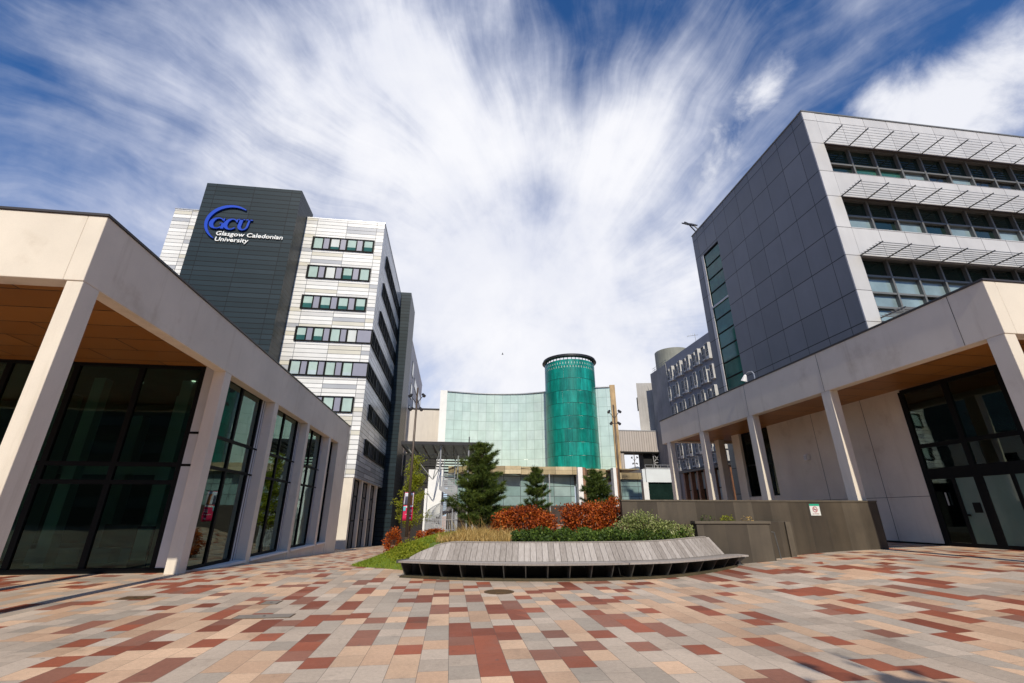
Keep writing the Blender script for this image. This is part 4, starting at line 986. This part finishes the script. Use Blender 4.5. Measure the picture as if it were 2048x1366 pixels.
def bench():
    t = thing('curved_bench', (*pol(9, 0), 0), 'long curved silvery timber bench on steel fins wrapped around the planting bed', 'bench')
    se = MB(); n = 40
    for ra, rb in ((8.72, 8.875), (8.885, 9.04), (9.05, 9.20)):
        for seg in ((BENCH0, 5.9), (6.05, 30.7)):
            v = []; f = []
            for k in range(n + 1):
                a = seg[0] + (seg[1] - seg[0])*k/n
                for r, z in ((ra, .340), (rb, .345), (rb, .385), (ra, .385)): x, y = pol(r, a); v.append((x, y, z + .03*smooth(12, 30, a)))
            for k in range(n):
                for q in range(4): f.append((4*k + q, 4*k + (q+1) % 4, 4*k + 4 + (q+1) % 4, 4*k + 4 + q))
            f += [(3, 2, 1, 0), (4*n, 4*n+1, 4*n+2, 4*n+3)]
            se.add(v, f)
    se.build('seat', M['timber'], t)
    a0, a1 = 30.85, 32.7
    ex = MB()
    p = [pol(8.72, a0), pol(9.20, a0), pol(9.28, a1 - .6), pol(8.95, a1)]
    for k in range(4):
        u0, u1 = k/4 + .005, (k+1)/4 - .005
        q = [tuple(p[0][j] + (p[1][j]-p[0][j])*u for j in (0, 1)) for u in (u0, u1)] + [tuple(p[3][j] + (p[2][j]-p[3][j])*u for j in (0, 1)) for u in (u1, u0)]
        ex.prism(q, .375, .418)
    ex.build('seat_end', M['timber'], t)
    bk = MB(); nb = 60; b1 = 30.3
    def top(a):
        u = min(1, max(0, (a - BENCH0)/8.5)); return .795 - .37*(1 - math.sin(u*math.pi/2)**.8) + .06*smooth(12, 29, a)
    for k in range(nb):
        s0 = BENCH0 + (b1 - BENCH0)*k/nb + .03; s1 = BENCH0 + (b1 - BENCH0)*(k+1)/nb - .03
        P = []
        for a in (s0, s1):
            lean = .9*smooth(15, 29, a)
            zb = .39 + .03*smooth(12, 30, a); zt = top(a); rt = 8.74 - .30*(zt - zb)/.39
            for r, z, aa in ((8.74, zb, a), (8.69, zb, a), (rt - .05, zt, a - lean), (rt, zt, a - lean)):
                x, y = pol(r, aa); P.append((x, y, z))
        bk.hexa([P[0], P[4], P[5], P[1], P[3], P[7], P[6], P[2]])
    bk.build('backrest', M['timber'], t)
    cp = MB(); v = []; f = []; n = 60
    for k in range(n + 1):
        a = BENCH0 + 4 + (b1 - BENCH0 - 5)*k/n; zt = top(a) + .004
        zb = .39 + .03*smooth(12, 30, a); rt = 8.74 - .30*(zt - zb)/.39
        for r, z in ((rt - .08, zt), (rt + .012, zt), (rt + .012, zt + .022), (rt - .08, zt + .022)): x, y = pol(r, a - .9*smooth(15, 29, a)); v.append((x, y, z))
    for k in range(n):
        for q in range(4): f.append((4*k + q, 4*k + (q+1) % 4, 4*k + 4 + (q+1) % 4, 4*k + 4 + q))
    f += [(3, 2, 1, 0), (4*n, 4*n+1, 4*n+2, 4*n+3)]
    cp.add(v, f).build('top_rail', M['timber'], t)
    nf = 19
    for k in range(nf):
        a = BENCH0 + .3 + (30.2 - BENCH0)*k/(nf - 1); zz = .03*smooth(12, 30, a) - .006; P = []
        g = gz(*pol(8.8, a)) - .02
        w = .075
        for da in (-w, w):
            for r, z in ((9.15, .342 + zz), (8.66, .342 + zz), (8.60, g), (8.90, g)): x, y = pol(r, a + da); P.append((x, y, z))
        MB().hexa([P[0], P[1], P[2], P[3], P[4], P[5], P[6], P[7]]).build('leg', M['steel_dark'], t)
    a = 31.8; x, y = pol(9.0, a); g = gz(x, y)
    MB().bar((x, y, g - .02), (x, y, .30), .06).bar((x - .01, y, .26), (x - .20, y + .02, .375), .05, .06).bar((x + .01, y, .26), (x + .20, y - .03, .375), .05, .06).box(x - .09, x + .09, y - .06, y + .06, g - .02, g + .03).build('leg', M['steel_dark'], t)
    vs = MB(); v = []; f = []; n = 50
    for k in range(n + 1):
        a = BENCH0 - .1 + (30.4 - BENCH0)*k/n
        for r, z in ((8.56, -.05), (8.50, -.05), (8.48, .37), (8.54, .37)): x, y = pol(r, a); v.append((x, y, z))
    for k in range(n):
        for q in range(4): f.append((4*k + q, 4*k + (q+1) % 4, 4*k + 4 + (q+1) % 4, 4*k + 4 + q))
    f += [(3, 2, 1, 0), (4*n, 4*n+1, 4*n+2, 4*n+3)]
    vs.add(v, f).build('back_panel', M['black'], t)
    # wedge end plate
    x0, y0 = pol(9.17, BENCH0 - .25); x1, y1 = pol(8.5, BENCH0 - .25); g = gz(x1, y1) - .03
    MB().prism([(x0, y0), (x1, y1), (x1 - .03, y1 + .02), (x0 - .03, y0 + .02)], .33, .40).build('end_plate', M['steel_dark'], t)
    k = MB(); v = []; f = []; n = 50
    for i in range(n + 1):
        a = BENCH0 + (BENCH1 - BENCH0)*i/n; g = gz(*pol(8.9, a))
        for r, z in ((9.10, -.05), (8.6, -.05), (8.6, .04), (9.10, .035)): x, y = pol(r, a); v.append((x, y, g + z))
    for i in range(n):
        for q in range(4): f.append((4*i + q, 4*i + (q+1) % 4, 4*i + 4 + (q+1) % 4, 4*i + 4 + q))
    o = k.add(v, f).build('kerb', M['brick']); o['kind'] = 'structure'
bench()
# ------------------------------------------------------------------ plants
def leaf_mesh(name, P, size, mat, parent=None, aspect=.55, seed=1, up=0.0, jit=.5):
    g = np.random.default_rng(seed); n = len(P)
    d = g.normal(size=(n, 3)); d[:, 2] += up; d /= np.linalg.norm(d, axis=1)[:, None]
    q = g.normal(size=(n, 3)); w = np.cross(d, q); w /= np.linalg.norm(w, axis=1)[:, None]
    s = size*(1 - jit/2 + jit*g.random(n))[:, None]
    d = d*s; w = w*s*aspect/2
    V = np.stack([P - d*.5, P - d*.05 + w, P + d*.5, P - d*.05 - w], 1).reshape(-1, 3)
    o = Vector((0, 0, 0)); q = parent
    while q is not None: o += q.location; q = q.parent
    V = V - np.array(o)
    me = bpy.data.meshes.new(name); me.from_pydata(V.tolist(), [], [(4*i, 4*i+1, 4*i+2, 4*i+3) for i in range(n)]); me.materials.append(mat)
    ob = bpy.data.objects.new(name, me); COL.objects.link(ob)
    if parent is not None: ob.parent = parent
    return ob
def lump(n, c, rad, seed, power=2.6, noise=.22, shell=.55, flat=0.0):
    g = np.random.default_rng(seed); d = g.normal(size=(n, 3)); d /= np.linalg.norm(d, axis=1)[:, None]
    k = g.normal(size=(7, 3))*2.4; ph = g.random(7)*6.28
    bumpy = sum(np.sin(d @ k[i] + ph[i]) for i in range(7))/7
    sup = 1/(np.sum(np.abs(d)**power, 1)**(1/power))
    r = sup*(1 + noise*bumpy*1.8)*(shell + (1 - shell)*g.random(n)**.6)*(1 + .08*g.normal(size=n))
    return np.array(c) + d*r[:, None]*np.array(rad)
def stems(n, c, rad, z0, seed, mat, parent, r=.009):
    rr = random.Random(seed); m = MB()
    for k in range(n):
        x = c[0] + rr.uniform(-.8, .8)*rad[0]; y = c[1] + rr.uniform(-.8, .8)*rad[1]
        zt = c[2] + rad[2]*rr.uniform(.4, 1.05); a = (x + rr.uniform(-.12, .12), y + rr.uniform(-.12, .12), zt)
        m.tube([(x, y, z0), ((x + a[0])/2 + rr.uniform(-.05, .05), (y + a[1])/2, (z0 + zt)/2), a], [r, r*.8, r*.4], 5)
    return m.build('stem', mat, parent)
def bush(name, label, cat, lumps, leaf, mat, group=None, aspect=.55, nst=14, seed=3, up=0.0):
    c = lumps[0][0]; t = thing(name, (c[0], c[1], bed_z(c[0], c[1])), label, cat, group)
    P = np.concatenate([lump(n, cc, rad, seed + i, pw, .32, .45) for i, (cc, rad, n, pw) in enumerate(lumps)])
    P = P[P[:, 2] > bed_z(c[0], c[1]) - .05]
    leaf_mesh('foliage', P, leaf, mat, t, aspect, seed, up)
    st = MB()
    for i, (cc, rad, n, pw) in enumerate(lumps[:4]):
        rr = random.Random(seed*7 + i)
        for k in range(nst):
            x = cc[0] + rr.uniform(-.6, .6)*rad[0]; y = cc[1] + rr.uniform(-.6, .6)*rad[1]; zt = cc[2] + rad[2]*rr.uniform(.3, 1.08)
            st.tube([(x, y, bed_z(x, y) - .02), (x + rr.uniform(-.1, .1), y + rr.uniform(-.1, .1), (cc[2] + zt)/2), (x + rr.uniform(-.16, .16), y + rr.uniform(-.1, .1), zt)], [.011, .008, .004], 4)
    st.build('stem', M['twig'], t)
    return t
bush('copper_hedge', 'clipped copper orange beech hedge beside the largest pine, left of its taller twin', 'hedge',
     [((2.15, 14.7, 1.20), (.82, .5, .48), 7200, 3.5), ((2.85, 14.6, 1.12), (.42, .45, .40), 2200, 3), ((1.6, 14.6, 1.1), (.30, .4, .36), 1000, 3)], .075, M['copper_leaf'], 'copper hedges in the planting bed')
bush('copper_hedge', 'taller copper orange beech hedge in front of the granite wall end, right of its twin', 'hedge',
     [((4.25, 14.6, 1.27), (.82, .5, .52), 7600, 4), ((5.0, 14.6, 1.38), (.38, .5, .58), 3600, 4), ((3.75, 14.5, 1.05), (.36, .4, .34), 1300, 3)], .075, M['copper_leaf'], 'copper hedges in the planting bed', seed=23)
bush('pale_shrub', 'pale olive and green leafy shrub behind the right half of the curved bench', 'shrub',
     [((5.45, 13.35, 1.12), (.62, .42, .36), 3200, 2.2), ((6.25, 13.4, 1.02), (.50, .4, .30), 2000, 2.2), ((6.75, 13.5, .98), (.35, .35, .26), 1200, 2.2), ((5.0, 13.3, 1.0), (.35, .35, .24), 900, 2.2)], .075, M['olive_leaf'], aspect=.4, seed=41, up=.5)
bush('copper_shrub', 'small copper leaved shrub at the foot of the left lamp post', 'shrub',
     [((-2.75, 25.0, .12), (.46, .5, .62), 1700, 2.2)], .09, M['copper_leaf'], 'small copper shrubs on the grass bank', seed=51)
bush('copper_shrub', 'small copper leaved shrub below the spiral staircase', 'shrub',
     [((-.75, 24.2, .62), (.42, .4, .22), 1000, 2.2), ((-1.35, 25.0, .45), (.35, .4, .24), 600, 2.2)], .09, M['copper_leaf'], 'small copper shrubs on the grass bank', seed=61)
g = np.random.default_rng(5)
def arc_points(n, a0, a1, r0, r1, h, seed, bias=1.0):
    g = np.random.default_rng(seed); a = g.uniform(a0, a1, n); r = g.uniform(r0, r1, n)
    x = CX + r*np.sin(np.radians(a)); y = CY - r*np.cos(np.radians(a))
    z = np.array([bed_z(px, py) for px, py in zip(x, y)])
    bump_ = .5 + .5*np.sin(a*1.1 + 1.3*np.sin(a*.37)) * np.cos(r*3)
    return np.stack([x, y, z + h*(.45 + .55*bump_)*g.random(n)**bias], 1)
gc = leaf_mesh('ground_cover', arc_points(9000, -12.5, 24, 6.9, 8.38, .38, 7, .7), .075, M['box_leaf'], aspect=.6, seed=8, up=.4)
tag(gc, 'low dark green evergreen ground cover along the back of the bench', 'ground cover', kind='stuff')
def blades(name, P, h, w, mat, seed, lean=.35, nseg=2):
    g = np.random.default_rng(seed); n = len(P); V = np.zeros((n, 5, 3)); a = g.uniform(0, 6.283, n)
    dx = np.stack([np.cos(a), np.sin(a), np.zeros(n)], 1); l = g.normal(size=(n, 3))*lean; l[:, 2] = 1; hh = h*(.5 + .9*g.random(n))[:, None]
    mid = P + l*hh*.55*np.array([.6, .6, 1]); tip = P + l*hh
    V[:, 0] = P - dx*w/2; V[:, 1] = P + dx*w/2; V[:, 2] = mid + dx*w*.4; V[:, 3] = mid - dx*w*.4; V[:, 4] = tip
    F = []
    for i in range(n): o = 5*i; F += [(o, o+1, o+2, o+3), (o+3, o+2, o+4)]
    me = bpy.data.meshes.new(name); me.from_pydata(V.reshape(-1, 3).tolist(), [], F); me.materials.append(mat)
    ob = bpy.data.objects.new(name, me); COL.objects.link(ob); return ob
tag(blades('dry_grass', arc_points(2600, -27, -13, 6.3, 8.35, .12, 11, 1.5), .22, .013, M['straw'], 12, .6), 'clumps of straw coloured dry grass left of the green ground cover', 'dry grass', kind='stuff')
tag(blades('tall_grass', arc_points(90, -27, -15, 6.0, 8.0, .03, 17), .55, .012, M['straw'], 18, .45), 'scattered tall straw stalks above the dry grass', 'dry grass', kind='stuff')
P = arc_points(60000, -120, -26.5, 4.2, 8.0, .0, 13); P = P[P[:, 2] > np.array([gz(x, y) for x, y in P[:, :2]]) - .03]; P[:, 2] -= .01
tag(blades('grass', P, .075, .014, M['grass'], 14, .5), 'bright green short grass covering the sloping bank', 'grass', kind='stuff')
P = np.concatenate([lump(700, (pol(7.75 - .2*i, -30 - 5.0*i)[0] + .35*i*.3, pol(7.0, -30 - 5*i)[1], .78), (.5, .5, .16), 90 + i, 2.2) for i in range(5)])
P[:, 2] = np.array([bed_z(x, y) for x, y in P[:, :2]]) + np.abs(P[:, 2] - .72)
tag(leaf_mesh('low_hedging', P, .06, M['lime_leaf'], aspect=.5, seed=15, up=.5), 'loose yellow green low planting along the top of the grass bank', 'ground cover', kind='stuff')
def pine(label, x, y, h, w, seed, whorls=15, open_=.0, tiers=None):
    z0 = bed_z(x, y) - .03
    t = thing('pine_tree', (x, y, z0), label, 'pine tree', 'pine trees in the planting bed'); rr = random.Random(seed); g = np.random.default_rng(seed)
    m = MB().tube([(x, y, z0), (x + .03, y, z0 + h*.4), (x - .02, y, z0 + h*.75), (x, y, z0 + h*.97)], [.055*h/3, .042*h/3, .022*h/3, .008], 8); m.build('trunk', M['bark'], t, smooth=True)
    br = MB(); tips = []; dirs = []
    for k in range(whorls):
        u = (k + .4)/whorls
        u = .08 + .9*u
        if tiers and not any(abs(u - a) < b for a, b in tiers): continue
        n = rr.randint(5, 7); a0 = rr.uniform(0, 6.28)
        L0 = w*(1.03 - u)**.6*(.8 + .4*rr.random())
        for j in range(n):
            a = a0 + 6.283*j/n + rr.uniform(-.4, .4); L = L0*rr.uniform(.45, 1.18); z = z0 + h*u + rr.uniform(-.05, .05)*h/3
            rise = rr.uniform(.10, .72)
            p0 = Vector((x, y, z)); p1 = p0 + Vector((math.cos(a)*L*.55, math.sin(a)*L*.55, L*rise*.35 - .03)); p2 = p0 + Vector((math.cos(a)*L, math.sin(a)*L, L*rise))
            br.tube([p0, p1, p2], [.014, .009, .004], 5)
            nt = max(3, int(L*13))
            for q in range(nt):
                s = .25 + .75*(q + 1)/nt
                p = (p0*(1-s)**2 + p1*2*s*(1-s) + p2*s*s); d = ((p2 - p0).normalized()*.9 + Vector((0, 0, .35)))
                tips.append(tuple(p)); dirs.append(tuple(d.normalized()))
                if s > .3 and rr.random() < .8:
                    sd = Vector((-math.sin(a), math.cos(a), .25))*rr.choice([-1, 1])*rr.uniform(.10, .24)*(L/.8)**.5
                    for e in (.5, 1): tips.append(tuple(p + sd*e)); dirs.append(tuple((d*.6 + sd.normalized()*.8).normalized()))
    for k in range(6): tips.append((x, y, z0 + h*(.9 + .015*k))); dirs.append((0, 0, 1))
    br.build('branch', M['bark'], t)
    T = np.array(tips); Dd = np.array(dirs); per = 34; n = len(T)*per
    B = np.repeat(T, per, 0); d = np.repeat(Dd, per, 0)*.75 + g.normal(size=(n, 3))*.55; d /= np.linalg.norm(d, axis=1)[:, None]
    ln = (.09 + .07*g.random(n))[:, None]; B = B + np.repeat(Dd, per, 0)*(g.random(n)[:, None] - .5)*.10
    wv = np.cross(d, g.normal(size=(n, 3))); wv /= np.linalg.norm(wv, axis=1)[:, None]; wv *= .0065
    V = np.stack([B - wv, B + wv, B + d*ln], 1).reshape(-1, 3) - np.array([x, y, z0])
    me = bpy.data.meshes.new('crown'); me.from_pydata(V.tolist(), [], [(3*i, 3*i+1, 3*i+2) for i in range(n)]); me.materials.append(M['needle'])
    ob = bpy.data.objects.new('crown', me); COL.objects.link(ob); ob.parent = t
    return t
pine('largest pine, broad and dense, standing left of the copper hedges', 1.03, 16.0, 2.98, 1.16, 4, 19)
pine('slim open pine with a gap in its crown between the two copper hedges', 3.47, 19.0, 2.42, .70, 9, 15, tiers=((.95, .2), (.66, .15), (.33, .12)))
pine('short round crowned pine at the end of the granite wall', 6.0, 19.0, 2.35, .80, 15, 15, tiers=((.8, .4), (.35, .12)))
def lime_tree():
    x, y = -2.75, 34.0; z0 = gz(x, y)
    t = thing('young_tree', (x, y, z0), 'slender tree in yellow green spring leaf beside the charcoal tower base', 'tree'); rr = random.Random(8)
    MB().tube([(x, y, z0 - .1), (x + .05, y, z0 + 2.2), (x + .02, y, z0 + 5.6)], [.075, .06, .02], 8).build('trunk', M['twig'], t, smooth=True)
    b = MB(); P = []
    for k in range(46):
        zz = z0 + 1.5 + 4.6*rr.random(); a = rr.uniform(0, 6.28); L = rr.uniform(.5, 1.35)*(1.15 - (zz - z0)/8.5)
        p = Vector((x, y, zz)); e = p + Vector((math.cos(a)*L, math.sin(a)*L, L*rr.uniform(.2, .7))); b.tube([p, (p + e)/2 + Vector((0, 0, .05)), e], [.018, .012, .004], 5)
        for q in range(170):
            s = rr.uniform(.3, 1.08); P.append(tuple(p.lerp(e, s) + Vector((rr.gauss(0, .16), rr.gauss(0, .16), rr.gauss(0, .16)))))
    b.build('branch', M['twig'], t); leaf_mesh('crown', np.array(P), .11, M['lime_leaf'], t, .6, 21)
lime_tree()
# ------------------------------------------------------------------ granite wall, planters, notice
def granite():
    t = thing('granite_wall', (9.4, 13.8, .3), 'long dark brown granite wall between the bench and the right pavilion', 'wall')
    bx('wall', M['granite'], t, 5.1, 13.66, 13.725, 13.885, -.1, 1.845, .006); bx('coping', M['granite_cap'], t, 5.08, 13.68, 13.705, 13.893, 1.845, 1.89)
    bx('end_face', M['black_granite'], t, 13.662, 13.68, 13.735, 13.88, .2, 1.84)
    t = thing('granite_planter', (8.3, 13.5, .15), 'dark granite planter block with a flat coping at the right end of the bench', 'planter')
    MB().prism([(7.25, 13.47), (9.34, 13.10), (9.48, 13.70), (7.25, 13.70)], 0, 1.22).build('body', M['granite'], t); MB().prism([(7.2, 13.44), (9.36, 13.06), (9.50, 13.705), (7.2, 13.705)], 1.22, 1.29).build('coping', M['granite_cap'], t)
    MB().tube([(9.43, 13.10, .98), (9.47, 13.07, .28)], .016, 6).tube([(9.43, 13.10, .98), (9.36, 13.14, 1.0)], .014, 6).build('grab_rail', M['steel_dark'], t)
    t = thing('granite_block', (9.9, 13.6, .2), 'short granite block standing against the wall right of the planter', 'block')
    MB().prism([(9.56, 13.5), (10.22, 13.5), (10.22, 13.71), (9.56, 13.71)], 0, 1.27).build('body', M['granite'], t, bevel=.01)
    bx('edge_slab', M['granite_cap'], t, 10.10, 10.27, 13.44, 13.498, .1, 1.26)
    for k, (x, lab, mt, n) in enumerate(((7.65, 'sparse dark green tuft on the planter coping, nearest the bench', 'box_leaf', 110), (8.3, 'widest yellow green tuft on the planter coping', 'lime_leaf', 260), (8.98, 'small dry tuft on the planter coping, nearest its right end', 'straw', 60))):
        p = thing('tufted_plant', (x, 13.57, 1.29), lab, 'plant', 'tufts growing on the granite planter')
        leaf_mesh('foliage', lump(n, (x, 13.57, 1.30), (.24, .09, .13), 70 + k, 2) + np.array([0, 0, .03]), .055, M[mt], p, .4, 71 + k, .6)
    t = thing('sign', (11.42, 13.71, 1.6), 'small white no smoking notice with a green header on the granite wall', 'sign')
    bx('plate', M['sign_white'], t, 11.25, 11.59, 13.713, 13.724, 1.44, 1.78); bx('header', M['sign_green'], t, 11.25, 11.59, 13.707, 13.712, 1.725, 1.78)
    O = [(11.42 + .088*math.cos(R(9*k)), 1.62 + .088*math.sin(R(9*k))) for k in range(41)]; I = [(11.42 + .064*math.cos(R(9*k)), 1.62 + .064*math.sin(R(9*k))) for k in range(41)]
    m = MB(); strip_mesh(m, O, I, 13.712, .004); m.build('ring', M['sign_red'], t)
    m = MB(); m.bar((11.36, 13.708, 1.68), (11.48, 13.708, 1.56), .004, .022); m.build('slash', M['sign_red'], t)
    bx('cigarette', M['frame'], t, 11.37, 11.47, 13.7095, 13.7115, 1.61, 1.63)
    m = MB(); wall_text(m, 'NO SMOKING', 11.31, 1.475, 13.712, .22, .03, .003, .0); m.build('lettering', M['sign_red'], t)
granite()
# ------------------------------------------------------------------ covers in the paving
t = thing('manhole_cover', (1.07, 10.33, 0), 'round rusty iron manhole cover in front of the bench', 'manhole cover', 'covers in the paving')
MB().tube([(1.07, 10.33, -.03), (1.07, 10.33, .006)], .31, 32).build('frame', M['iron'], t)
m = MB()
for k in range(-5, 6):
    w = math.sqrt(max(0, .26**2 - (k*.05)**2)); m.box(1.07 - w, 1.07 + w, 10.33 + k*.05 - .012, 10.33 + k*.05 + .012, .006, .011)
m.build('grate', M['iron'], t)
for x, y, w, d, mt, lab in ((-5.86, 10.52, .26, .19, 'iron', 'dark rectangular iron drain cover nearest the left pavilion'), (-3.12, 9.68, .15, .18, 'slab_lid', 'small square stone cover lid with dark rim'), (-2.8, 8.47, .43, .15, 'slab_lid', 'long grey stone cover lid with a dark keyhole')):
    t = thing('access_cover', (x, y, 0), lab, 'access cover', 'covers in the paving')
    MB().box(x - w, x + w, y - d, y + d, -.03, .004).build('rim', M['iron'], t)
    l = bx('lid', M[mt], t, x - w + .02, x + w - .02, y - d + .02, y + d - .02, 0, .008)
    bx('keyhole', M['lamp_dark'], t, x - .02, x + .02, y - .02, y + .02, .0, .010)
t = thing('bird', (8.53, 80, 29.81), 'small dark bird flying in the pale sky left of the teal cylinder', 'bird')
MB().add([(-.25, 0, 0), (0, .07, .05), (.28, 0, .02), (0, -.07, .04), (0, 0, -.06)], [(0, 1, 2), (0, 2, 3), (0, 4, 1), (1, 4, 2), (2, 4, 3), (3, 4, 0)]).add([(.1, .05, .03), (-.08, .05, .03), (-.12, .5, .22), (.05, .32, .20)], [(0, 1, 2, 3)]).add([(.1, -.05, .03), (-.08, -.05, .03), (-.12, -.5, .18), (.05, -.32, .18)], [(3, 2, 1, 0)]).build('body', M['bird']).parent = t




# ------------------------------------------------------------------ unseen objects added behind the viewpoint, for reflections and shade on near setts
def rear():
    t = thing('added_brick_building', (0, -46, 0), 'long grey brown brick building added unseen behind the viewpoint for the glazing to mirror', 'building')
    bx('wall', M['brown_brick'], t, -70, 70, -60, -46, -.2, 21); bx('parapet', M['coping'], t, -70.1, 70.1, -60, -45.9, 21, 21.3)
    w0 = None
    for r_ in range(5):
        for k in range(16):
            x = -54 + 7.0*k; z = 2 + 3.9*r_
            if w0 is None:
                w0 = MB().box(x, x + 6.2, -46.02, -45.94, z, z + 2.0).build('window', M['frame'], t); p0 = bx('pane', M['dpane'], w0, x + .12, x + 6.08, -45.94, -45.92, z + .12, z + 1.88); X0, Z0 = x, z
            else:
                c = dup(w0, t); c.location = (x - X0, 0, z - Z0)
    x, y = 4.4, -5.7
    t = thing('added_shade_tree', (x, y, 0), 'round crowned tree added unseen behind the viewpoint to shade the nearest setts', 'tree'); rr = random.Random(3)
    MB().tube([(x, y, -.1), (x + .1, y, 2.4), (x, y + .1, 5.0), (x, y, 7.8)], [.16, .12, .08, .02], 10).build('trunk', M['bark'], t, smooth=True)
    b = MB(); P = []
    for k in range(60):
        z = 3.6 + 3.6*rr.random(); a = rr.uniform(0, 6.28); L = rr.uniform(1.0, 2.6)*(1 - abs(z - 5.4)/5.5)
        p = Vector((x, y, z)); e = p + Vector((math.cos(a)*L*1.15, math.sin(a)*L, L*rr.uniform(.2, .6))); b.tube([p, (p + e)/2, e], [.04, .025, .008], 5)
        for q in range(150): P.append(tuple(p.lerp(e, rr.uniform(.35, 1.05)) + Vector((rr.gauss(0, .22), rr.gauss(0, .22), rr.gauss(0, .22)))))
    b.build('branch', M['bark'], t); leaf_mesh('crown', np.array(P), .24, M['box_leaf'], t, .7, 33)
rear()
